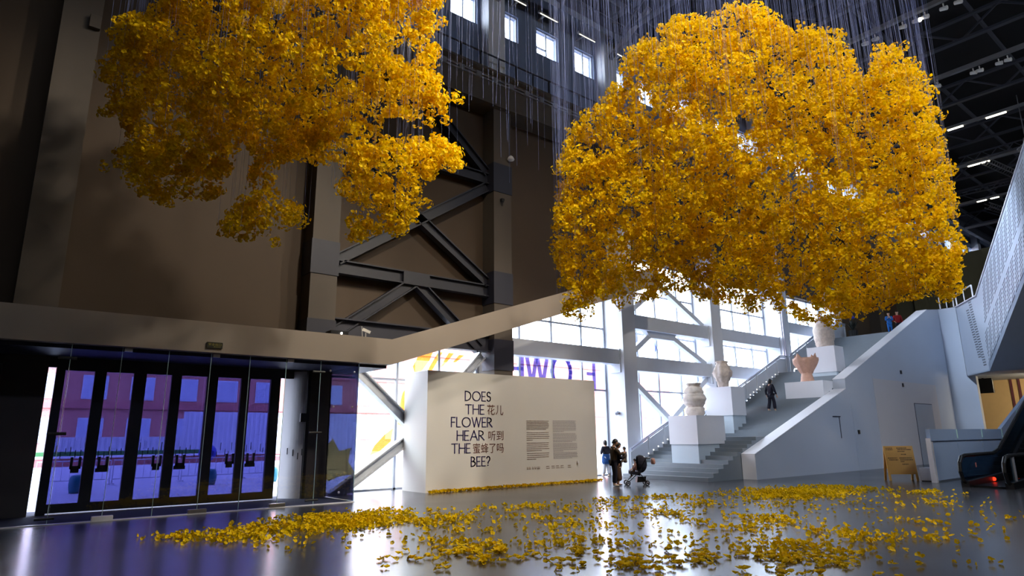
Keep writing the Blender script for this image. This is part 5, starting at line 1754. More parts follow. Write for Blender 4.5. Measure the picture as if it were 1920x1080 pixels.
B1 = '252,1297,909,32;337,1736,1154,43;237,1313,890,32;301,1671,1082,41;266,1234,879,31;317,1474,1014,37;234,1345,937,33;268,1539,1045,38;267,1360,984,34;338,1717,1194,43;237,1326,860,33;275,1539,969,38;458,1079,1072,32;512,1207,1178,36;251,1254,857,31;298,1490,983,37;226,1412,940,34;241,1508,992,37;291,1211,866,31;367,1527,1043,39;472,1043,1065,32;591,1305,1286,40;259,1304,986,33;306,1544,1133,39;325,1236,883,32;391,1489,1025,39;478,1152,1094,34;558,1346,1246,40;461,1164,1144,34;502,1268,1229,38;275,1258,925,32;351,1609,1132,41;255,1449,887,35;282,1606,964,39;286,1277,875,32;375,1673,1088,42;218,1377,888,33;244,1541,971,37;242,1381,994,34;297,1695,1179,42;216,1371,964,34;257,1633,1113,40;537,1113,1137,35;637,1319,1314,41;268,1340,1044,34;288,1437,1106,37;264,1321,860,33;319,1597,1000,40;443,1199,1170,35;486,1314,1264,38;350,1257,876,33;444,1594,1061,42;257,1468,858,35;289,1649,940,40;467,1083,1114,33;533,1235,1244,37;297,1241,916,32;392,1637,1150,42;277,1357,1094,35;289,1413,1131,36;204,1447,944,35;240,1698,1076,41;457,1145,1052,34;568,1423,1262,42;476,1061,1044,32;610,1359,1286,41;412,1195,1168,34;478,1386,1325,40;332,1176,870,31;460,1628,1133,43;237,1389,783,33;297,1736,932,42;277,1258,960,32;341,1547,1138,40;317,1289,877,33;402,1633,1062,42;557,1083,1128,34;595,1156,1192,37;424,1097,1049,32;532,1376,1268,40;260,1246,1056,32;300,1434,1189,37;206,1449,981,35;235,1650,1091,40;253,1296,813,32;311,1590,955,39;395,1330,901,35;460,1549,1019,41;223,1431,878,34;265,1699,1008,41;394,1241,1197,35;409,1287,1235,37;252,1411,1055,35;293,1642,1198,41;274,1246,1094,33;312,1420,1221,37;505,1171,1085,35;558,1294,1180,39;502,1080,1133,33;583,1253,1285,39;315,1199,894,31;429,1636,1152,43;361,1256,1193,35;423,1473,1367,41;298,1352,880,34;373,1691,1055,43;465,1146,1170,34;559,1378,1369,41;319,1322,1190,36;359,1488,1317,40;331,1261,1172,34;394,1501,1361,41;198,1416,1001,34;236,1683,1155,41;394,1234,832,33;457,1430,935,38;196,1407,888,34;245,1758,1063,42;220,1372,1007,34;249,1551,1114,38;301,1353,1057,35;357,1605,1219,42;533,1075,1144,34;621,1253,1303,40;457,1192,1052,34;546,1425,1221,41;554,1112,1112,35;602,1207,1192,38;247,1339,1063,34;280,1517,1180,39;425,1124,1147,33;519,1375,1362,41;591,1108,1129,35;636,1193,1201,38;391,1303,974,35;483,1608,1158,43;222,1415,762,33;249,1584,831,37;306,1264,965,33;403,1663,1211,43;175,1428,934,34;189,1545,995,37;408,1143,1086,33;491,1374,1268,40;510,1148,1209,35;538,1210,1265,37;262,1338,799,33;331,1693,962,41;231,1494,866,36;238,1539,887,37;243,1288,1067,33;287,1523,1228,39;256,1389,761,33;311,1684,883,41;394,1298,922,35;413,1363,958,36;347,1260,843,33;397,1444,939,38;465,1121,1012,33;516,1244,1103,37;423,1139,1047,33;471,1268,1145,37;443,1291,862,35;468,1362,900,37;287,1267,1039,33;366,1613,1272,42;578,1092,1177,35;659,1245,1315,40;514,1092,1056,33;575,1220,1158,37;374,1130,1079,32;440,1329,1237,38;508,1188,832,34;623,1457,978,42;256,1291,1114,34;279,1409,1199,37;413,1171,1188,34;447,1269,1272,37;306,1273,834,32;389,1618,1010,41;294,1362,847,34;341,1576,951,39;298,1287,1098,34;328,1418,1192,38;360,1186,1175,34;438,1443,1390,41;459,1249,842,34;549,1492,970,41;365,1204,1130,34;407,1343,1239,38;225,1477,822,35;268,1763,945,42;400,1098,948,31;536,1470,1206,42;585,1068,1134,35;638,1164,1219,38;498,1118,1019,33;609,1367,1205,41;288,1331,1193,35;334,1541,1352,41;185,1501,1009,36;193,1563,1043,37;624,1213,753,36;641,1247,769,37;366,1305,987,35;423,1507,1112,40;238,1424,1089,36;270,1615,1210,40;193,1409,855,33;234,1713,1000,41;370,1253,826,33;434,1467,935,39;351,1290,1241,36;375,1380,1315,38;492,1228,842,34;555,1387,927,39;392,1222,954,33;479,1493,1125,41;545,1133,1221,36;590,1226,1306,39;483,1163,1224,35;553,1334,1377,40;404,1243,871,34;471,1451,986,39;437,1251,1016,35;486,1391,1109,39;178,1455,1031,35;199,1627,1131,39;179,1496,933,35;208,1735,1053,41;316,1277,1124,34;381,1540,1318,41;318,1329,1233,36;351,1467,1341,40;199,1416,1039,35;225,1597,1149,39;405,1285,821,34;473,1501,928,40;304,1248,989,33;377,1548,1182,41;407,1240,1248,36;435,1326,1321,38;341,1271,1147,35;367,1370,1222,37;632,1210,720,36;703,1345,780,40;621,1117,1119,36;684,1230,1213,40;277,1388,788,34;320,1604,881,39;206,1488,772,35;220,1589,812,37;581,1124,1101,35;604,1169,1138,37;400,1117,995,32;506,1414,1210,40;253,1473,766,35;294,1713,861,41;157,1505,974,35;173,1652,1051,39;451,1134,986,33;543,1364,1149,40;541,1208,876,35;607,1356,961,39;444,1149,1208,34;475,1230,1281,37;577,1130,918,34;648,1270,1009,39;566,1100,1209,35;611,1188,1290,38;233,1396,1112,35;268,1607,1253,41;286,1442,758,35;312,1575,811,38;526,1150,1016,35;650,1421,1212,43;398,1236,921,34;504,1568,1119,43;576,1171,757,34;666,1353,846,40;351,1315,1017,35;385,1441,1096,38;535,1203,818,35;590,1327,883,38;617,1132,744,34;674,1238,796,37;234,1529,770,36;258,1682,829,39;495,1085,1192,34;580,1271,1365,40;238,1347,1134,34;261,1476,1225,38;421,1230,1117,35;476,1391,1239,40;348,1342,854,34;371,1429,898,37;295,1367,810,34;335,1551,894,38;416,1183,838,32;539,1533,1032,42;197,1464,847,34;217,1609,912,38;467,1093,967,32;574,1345,1147,40;526,1110,1035,34;599,1264,1154,39;269,1383,1221,36;279,1439,1263,38;628,1147,939,36;719,1313,1048,41;622,1085,1137,35;672,1173,1214,38;362,1262,1258,35;402,1405,1379,39;328,1318,1070,35;412,1656,1297,44;326,1377,850,35;354,1495,907,38;461,1309,841,36;480,1365,869,37;485,1263,827,35;519,1353,872,37;609,1163,667,34;682,1303,725,38;372,1245,979,34;416,1394,1074,38;563,1209,797,35;637,1368,878,40;602,1070,1181,35;701,1247,1346,41;479,1137,835,32;595,1413,992,40;198,1466,796,34;215,1595,850,37;437,1214,1265,36;470,1305,1346,38;661,1146,772,35;736,1276,839,39;351,1133,1046,32;429,1386,1238,39;326,1315,1262,36;346,1398,1329,38;664,1151,934,36;746,1293,1027,41;460,1199,848,33;502,1308,908,37;389,1127,900,31;465,1347,1040,37;177,1513,901,35;204,1742,1009,41;528,1270,838,36;586,1408,909,40;597,1226,738,35;647,1328,784,38;319,1266,1077,34;400,1589,1305,42;411,1092,920,31;511,1359,1099,39;383,1376,859,36;401,1441,891,37;541,1156,877,34;632,1350,994,40;165,1516,1034,36;183,1681,1126,40;154,1454,1041,35;171,1617,1137,39;289,1357,1248,36;317,1487,1350,40;363,1123,924,31;450,1393,1102,38;405,1193,1017,33;500,1472,1211,41;428,1392,670,36;456,1481,701,38;206,1426,1082,35;221,1531,1148,38;178,1456,1067,35;189,1549,1123,37;538,1127,981,34;640,1342,1132,41;585,1169,974,36;625,1249,1028,38;592,1083,1219,35;671,1228,1357,40;501,1173,1275,36;534,1250,1347,38;156,1538,955,36;171,1689,1030,39;629,1076,1169,36;716,1223,1304,40;371,1196,1227,34;421,1357,1368,39;636,1108,1087,36;665,1160,1129,37;427,1260,914,34;485,1432,1014,39;308,1446,790,35;355,1669,883,41;410,1339,812,35;474,1549,910,41;532,1082,1213,34;598,1215,1340,39;518,1119,802,33;638,1377,945,40;126,1490,960,34;140,1663,1050,38;183,1520,776,35;210,1744,863,40;270,1462,738,35;287,1552,772,37;445,1335,826,36;473,1421,867,38;701,1144,801,36;788,1285,876,40;658,1195,707,36;692,1256,734,37;408,1428,672,36;435,1520,703,38;645,1169,731,35;691,1254,770,38;575,1066,1037,34;643,1193,1138,38;582,1120,752,33;720,1386,886,41;578,1138,1073,35;630,1240,1153,39;610,1149,964,35;704,1327,1085,41;244,1405,1212,36;265,1525,1300,39;339,1207,1075,33;416,1483,1280,41;331,1262,1255,35;365,1390,1365,39;677,1127,900,36;700,1164,924,37;306,1436,737,35;337,1580,792,38;311,1167,956,31;431,1616,1252,43;487,1104,846,32;576,1306,967,38;215,1370,1130,35;233,1483,1208,37;419,1127,906,32;551,1481,1132,42;557,1113,869,33;701,1400,1046,42;457,1148,1247,35;488,1226,1319,37;204,1514,746,35;226,1683,809,39;563,1171,927,35;590,1227,962,36;634,1072,1099,35;695,1177,1188,38;594,1198,691,34;689,1391,773,40;210,1434,1125,35;222,1514,1178,37;475,1161,979,33;535,1309,1080,37;549,1183,751,33;632,1362,837,38;240,1535,740,34;261,1669,788,37;463,1401,681,35;509,1540,730,38;299,1331,1265,34;336,1494,1397,38;409,1219,1277,34;431,1284,1335,35;409,1362,769,33;454,1509,832,37;371,1406,649,33;408,1545,695,36;635,1150,789,33;688,1246,839,35;668,1233,673,34;691,1276,690,35;142,1515,1008,33;160,1717,1118,38;333,1407,831,33;352,1486,867,35;519,1069,978,30;665,1371,1202,39;392,1189,1050,31;425,1289,1124,34;250,1333,1213,32;287,1530,1366,37;417,1388,699,32;457,1519,748,35;544,1105,757,29;702,1426,923,38;618,1238,670,32;686,1374,724,36;462,1249,790,31;550,1488,907,37;153,1565,930,33;165,1690,989,35;568,1086,1237,31;608,1164,1312,34;131,1481,1054,31;138,1565,1103,33;182,1550,879,32;199,1689,941,35;530,1129,1271,31;555,1181,1321,33;573,1241,721,31;636,1376,780,35;490,1108,952,29;594,1346,1116,35;336,1324,814,30;403,1585,938,35;588,1110,882,30;676,1276,986,34;516,1185,777,29;627,1441,905,36;403,1165,891,28;475,1373,1017,33;451,1226,889,30;514,1396,987,34;631,1077,1037,30;674,1151,1096,32;652,1148,972,31;682,1201,1009,32;491,1231,894,30;576,1443,1015,35;732,1136,802,31;762,1182,827,32;314,1391,792,29;351,1553,863,33;546,1140,843,28;640,1335,956,32;341,1187,967,26;389,1354,1077,30;650,1091,926,28;707,1185,990,31;184,1537,814,29;199,1664,866,31;348,1301,1082,28;379,1418,1162,31;619,1116,885,28;740,1333,1021,33;415,1410,754,29;432,1470,778,30;586,1246,634,28;634,1348,671,30;190,1487,1119,29;207,1626,1207,32;632,1067,1196,28;704,1187,1310,32;628,1089,1238,29;653,1132,1280,30;190,1567,856,28;206,1702,914,31;457,1224,1311,29;494,1321,1401,31;641,1060,1129,27;725,1199,1253,31;358,1276,1301,28;398,1417,1424,31;493,1249,798,27;544,1380,862,29;671,1148,804,27;748,1279,875,30;683,1186,761,28;710,1233,784,29;437,1412,649,27;451,1457,664,28;227,1428,1205,27;245,1542,1287,30;410,1321,777,26;444,1431,826,28;323,1443,765,27;338,1512,793,28;296,1483,735,27;328,1645,795,30;520,1170,1305,27;564,1268,1399,29;142,1485,1028,26;151,1578,1080,28;393,1366,824,26;445,1547,909,30;504,1205,904,25;566,1354,993,29;468,1341,668,26;498,1428,699,28;539,1126,788,24;663,1385,926,30;689,1151,765,26;761,1271,826,29;363,1203,1068,24;478,1584,1348,32;512,1074,912,23;610,1280,1052,28;690,1134,936,26;752,1236,1003,28;319,1332,1299,26;335,1396,1353,27;259,1504,734,25;277,1609,772,27;567,1217,741,25;627,1344,799,28;650,1082,1024,25;691,1150,1076,27;539,1069,940,23;652,1294,1099,28;135,1562,970,26;147,1704,1042,28;653,1086,1083,25;721,1199,1177,28;389,1410,633,25;427,1548,677,27;323,1184,1031,22;435,1595,1325,30;366,1162,970,22;465,1474,1181,28;530,1153,897,23;645,1402,1051,29;162,1490,1098,25;167,1538,1128,25;653,1086,1001,24;724,1205,1090,27;406,1379,805,25;464,1574,893,28;361,1325,807,23;392,1440,861,25;514,1239,794,24;585,1411,879,27;189,1565,766,24;209,1728,826,27;276,1364,1271,24;298,1476,1361,26;466,1332,817,24;504,1440,869,26;660,1185,678,24;714,1282,718,25;618,1093,1259,24;635,1121,1288,25;388,1207,1033,22;429,1334,1123,24;209,1448,1161,24;223,1548,1229,25;488,1064,911,21;608,1323,1088,26;237,1373,1218,23;257,1487,1304,25;543,1218,774,22;585,1311,819,24;143,1475,1074,23;150,1554,1122,24;525,1057,952,21;610,1227,1076,24;442,1349,805,23;480,1464,858,25;159,1529,887,23;171,1639,937,24;571,1095,948,21;674,1292,1085,25;399,1265,1319,23;418,1325,1373,24;163,1587,802,23;170,1647,825,24;629,1092,861,21;695,1207,932,24;676,1190,725,23;713,1255,755,24;423,1189,1276,22;450,1266,1346,23;693,1124,882,22;751,1219,941,24;606,1093,1045,22;694,1253,1170,25;503,1190,1317,23;518,1227,1353,23;517,1090,900,20;666,1405,1107,26;418,1428,736,23;449,1531,776,24;474,1206,981,21;575,1463,1151,26;640,1047,1169,21;721,1180,1293,24;413,1161,870,20;483,1358,986,23;555,1124,1283,22;585,1186,1343,23;654,1260,670,22;705,1359,708,24;400,1415,692,22;443,1565,745,24;646,1200,636,21;700,1301,674,23;698,1115,915,21;756,1208,976,23;678,1186,696,21;752,1315,752,23;441,1379,691,21;483,1508,738,23;112,1546,995,21;118,1626,1037,22;428,1100,877,18;515,1322,1017,22;606,1110,1277,21;656,1201,1367,23;670,1142,1019,21;685,1169,1038,22;222,1544,734,21;240,1676,781,22;454,1403,654,21;466,1438,666,21;728,1161,794,21;742,1184,806,21;602,1174,801,20;679,1324,879,23;608,1240,645,20;652,1331,679,22;327,1431,783,20;357,1559,837,22;530,1094,792,18;672,1388,955,23;663,1081,1177,20;690,1126,1217,21;388,1432,683,20;421,1553,724,22;123,1554,1018,20;135,1701,1097,22;591,1216,675,20;658,1354,730,22;419,1161,903,18;547,1515,1122,24;711,1130,816,20;783,1244,879,22;330,1464,737,20;343,1524,759,21;376,1261,1308,20;412,1383,1417,22;705,1158,833,20;765,1257,889,22;653,1135,989,20;689,1199,1034,21;116,1585,994,20;122,1667,1035,21;581,1116,1042,19;610,1170,1084,20;174,1565,774,19;183,1645,805,20;567,1141,862,18;652,1313,964,21;687,1154,890,19;750,1261,955,21;797,1199,834,21;343,1306,1320,19;451,1470,752,20;453,1539,689,21;476,1121,944,17;585,1361,1021,21;440,1529,1292,22;531,1380,840,20;210,1579,1204,20;185,1599,1185,20;264,1667,759,20;652,1376,764,20;555,1097,1015,17;715,1265,873,20;411,1422,778,19;327,1367,791,18;143,1608,966,19;710,1292,1088,21;694,1121,1131,19;486,1537,672,20;458,1471,802,19;368,1467,666,18;239,1462,1266,19;323,1521,746,18;188,1718,869,19;679,1273,861,19;566,1284,731,18;472,1215,1326,18;228,1539,1266,19;324,1296,1296,18;349,1253,1030,17;466,1217,895,17;587,1144,875,17;486,1342,664,17;126,1642,1140,19;139,1616,939,18;295,1395,1320,18;279,1499,726,17;607,1181,1347,18;213,1478,1203,17;364,1600,807,19;720,1171,1208,18;522,1138,1296,17;469,1494,750,18;209,1558,738,17;445,1299,1376,18;322,1419,1365,18;670,1139,976,17;375,1492,872,17;411,1593,689,18;497,1456,727,17;441,1082,904,14;134,1625,1116,17;546,1177,935,16;715,1294,683,17;499,1455,690,17;431,1496,833,17;568,1263,776,16;129,1543,1030,16;716,1328,1001,18;160,1680,958,17;167,1558,878,16;720,1235,1137,17;791,1198,853,17;681,1109,958,16;446,1143,922,14;384,1276,1043,15;264,1511,1348,17;710,1173,1119,17;610,1337,673,16;121,1512,1082,15;439,1438,757,16;235,1495,1273,16;176,1551,835,15;734,1237,785,16;617,1093,1032,15;661,1373,668,17;611,1140,1065,15;592,1227,1390,17;612,1358,749,16;627,1310,679,16;265,1466,1331,16;709,1114,878,15;573,1160,806,14;691,1155,1307,16;514,1385,836,16;657,1090,1068,15;649,1426,821,17;671,1199,663,15;499,1355,986,16;664,1186,910,15;612,1336,654,15;144,1632,1167,16;527,1405,1057,16;627,1235,649,15;423,1517,1227,17;380,1479,690,15;629,1185,1358,16;728,1263,776,16;731,1326,906,16;498,1245,964,14;482,1531,1286,17;364,1534,815,15;603,1446,1070,17;436,1421,765,15;667,1308,1131,16;605,1376,1112,16;559,1381,1010,16;568,1123,784,13;696,1206,721,14;741,1150,790,14;597,1412,867,15;411,1256,1329,14;691,1126,1262,15;437,1575,1286,17;667,1123,809,14;445,1212,1314,14;346,1469,818,14;505,1399,840,15;672,1093,1047,14;464,1370,814,14;565,1303,688,14;385,1450,635,14;448,1412,796,14;607,1401,861,15;476,1525,1239,16;268,1606,753,14;479,1200,1324,14;370,1287,1333,14;161,1699,833,14;309,1586,756,14;725,1181,990,14;194,1457,1141,13;159,1606,1171,14;385,1458,857,14;553,1245,960,13;699,1115,894,13;175,1555,854,13;279,1493,1367,14;625,1398,797,14;406,1438,761,13;436,1566,904,15;645,1339,708,14;475,1474,844,14;202,1604,758,13;674,1084,1168,13;463,1540,678,14;678,1344,1180,15;340,1459,769,13;700,1274,659,13;728,1243,717,13;603,1307,727,13;748,1288,897,14;343,1540,750,13;627,1267,919,13;408,1328,1146,13;517,1472,736,14;245,1659,763,14;493,1198,1330,13;141,1640,965,13;540,1234,1381,14;663,1345,948,14;421,1464,734,13;570,1100,967,12;213,1416,1200,12;764,1243,815,13;718,1169,1149,13;190,1688,805,13;761,1248,805,13;180,1650,906,13;628,1281,884,13;681,1256,1072,13;588,1234,691,12;121,1629,1001,13;111,1644,1031,13;724,1162,1222,13;118,1590,907,12;436,1569,665,13;128,1586,913,12;702,1167,1002,13;541,1501,1094,14;462,1389,702,12;262,1355,1268,12;744,1224,886,13;748,1198,989,13;135,1552,1058,12;726,1207,1071,13;636,1131,1313,13;676,1160,1340,13;718,1218,1111,13;748,1283,769,13;600,1291,630,12;128,1559,950,12;716,1121,929,12;527,1333,973,12;358,1318,1352,12;526,1464,723,13;563,1330,748,12;666,1151,882,12;752,1143,787,12;172,1570,828,12;271,1524,727,12;709,1148,1051,12;662,1426,1138,14;548,1166,1333,12;518,1282,799,11;322,1353,1335,12;736,1208,917,12;731,1190,1095,12;714,1148,838,12;459,1499,659,12;712,1217,1093,13;421,1469,650,12;286,1418,1333,12;506,1453,858,12;702,1230,1069,12;633,1066,1235,11;586,1161,1334,12;711,1244,701,12;191,1571,1188,12;454,1197,1311,11;540,1427,1029,13;375,1506,659,12;481,1442,666,12;203,1509,1191,12;379,1214,1045,11;640,1308,655,12;172,1617,1193,12;612,1316,678,11;365,1589,770,12;358,1214,1006,10;680,1284,656,12;695,1183,1034,12;198,1647,777,11;681,1115,1014,11;364,1460,677,11;718,1158,1089,12;696,1326,986,12;702,1146,853,11;754,1206,924,12;315,1359,1331,11;715,1261,950,12;419,1474,839,11;165,1716,856,12;326,1588,758,11;723,1140,923,11;695,1228,666,11;705,1124,1124,11;390,1426,697,11;756,1103,785,11;758,1161,841,11;709,1264,1080,12;777,1176,980,11;492,1515,677,11;663,1227,850,11;153,1697,824,11;384,1287,1110,10;453,1100,869,9;542,1381,832,11;462,1428,631,11;698,1121,1254,11;577,1307,682,10;586,1295,1052,11;379,1523,870,11;492,1395,669,11;738,1233,924,11;167,1659,930,11;740,1152,839,10;538,1350,1045,11;650,1135,1321,11;586,1332,812,11;108,1635,1043,11;581,1402,856,11;420,1474,749,10;121,1594,1098,10;247,1506,1319,11;736,1178,789,10;151,1632,1181,11;410,1453,755,10;266,1610,741,10;698,1186,749,10;477,1188,963,9;617,1371,692,11;339,1180,984,9;245,1459,1298,10;452,1400,785,10;597,1138,793,9;586,1519,1124,12;523,1228,1371,10;704,1125,1232,10;385,1474,700,10;713,1322,667,10;406,1303,1368,10;726,1213,703,10;428,1516,808,10;334,1417,784,9;124,1580,967,10;721,1238,727,10;739,1218,779,10;302,1382,1332,10;172,1693,860,10;204,1506,1201,10;113,1640,927,10;243,1614,738,10;397,1401,817,9;467,1417,821,10;372,1377,814,9;110,1594,1031,9;610,1348,734,10;653,1284,945,10;486,1424,667,10;427,1218,1315,9;504,1191,979,9;413,1462,800,10;715,1145,1167,10;583,1276,662,9;690,1131,1282,10;646,1224,1055,10;401,1508,718,10;735,1159,1168,10;684,1201,1105,10;686,1319,677,10;804,1199,849,10;583,1177,1351,10;388,1584,670,10;629,1155,1338,10;564,1308,734,9;248,1575,716,9;367,1506,680,9;209,1486,1218,9;556,1305,693,9;593,1315,783,9;138,1640,1096,9;425,1263,1348,9;473,1488,644,9;225,1635,754,9;177,1670,808,9;701,1119,1174,9;399,1330,1386,9;159,1602,792,9;213,1474,1231,9;470,1091,915,8;115,1560,1026,9;503,1179,920,8;381,1230,1046,8;757,1128,787,9;400,1484,635,9;645,1404,1090,10;356,1449,825,9;520,1394,684,9;721,1107,931,9;560,1278,739,9;693,1294,1105,10;625,1191,1371,9;650,1367,656,9;717,1131,830,9;137,1661,990,9;237,1481,1290,9;750,1309,912,10;621,1124,1051,9;152,1585,902,9;738,1143,902,9;112,1581,1096,9;336,1333,1343,9;745,1221,701,9;525,1422,687,9;388,1553,665,9;595,1315,637,9;130,1565,1070,9;262,1604,728,9;570,1311,807,9;141,1601,920,9;553,1224,1386,9;353,1476,781,9;580,1317,696,9;340,1309,1333,8;110,1594,986,8;466,1460,795,9;553,1056,985,8;450,1443,757,9;180,1604,1198,9;119,1601,1129,9;418,1505,737,9;538,1411,841,9;709,1131,1227,9;191,1496,1155,9;327,1549,744,9;694,1359,1202,10;350,1497,744,9;686,1337,1164,10;466,1119,925,8;306,1608,756,9;573,1558,1138,10;109,1669,1033,9;706,1153,1000,9;775,1155,970,9;143,1677,809,9;645,1090,1268,9;384,1364,769,8;168,1587,825,8;282,1371,1305,9;212,1635,758,9;655,1382,740,9;804,1187,838,9;618,1142,877,8;158,1624,830,9;355,1458,781,8;126,1624,1073,9;544,1484,1074,10;543,1306,739,8;716,1153,982,9;467,1447,735,9;569,1296,697,8;480,1223,1349,9;456,1441,741,9;347,1484,752,9;618,1387,822,9;705,1263,663,9;130,1590,1142,9;607,1172,884,8;402,1314,1084,8;515,1434,683,9;699,1275,956,9;719,1352,915,9;710,1151,882,9;444,1129,882,7;638,1520,1134,10;280,1624,756,9;331,1141,1000,7;618,1358,1045,9;500,1451,737,9;685,1225,863,9;556,1367,1014,9;439,1558,864,9;223,1448,1248,9;184,1686,901,9;615,1113,976,8;745,1280,721,9;342,1584,758,9;660,1278,872,9;670,1148,1339,9;354,1248,1052,8;581,1127,1308,9;199,1460,1180,8;588,1340,740,9;565,1178,1353,9;759,1292,909,9;577,1291,705,8;685,1090,1211,9;683,1096,1136,9;383,1564,687,9;663,1440,1128,10;520,1175,968,8;405,1273,1349,9;174,1664,914,9;336,1387,1378,9;663,1317,667,9;586,1313,679,9;709,1140,991,9;601,1129,1044,8;128,1613,936,9;681,1188,1054,9;377,1356,1396,9;512,1397,696,9;510,1421,717,9;689,1101,1056,8;460,1483,644,9;434,1528,655,9;712,1214,912,9;654,1086,1254,9;387,1491,644,9'
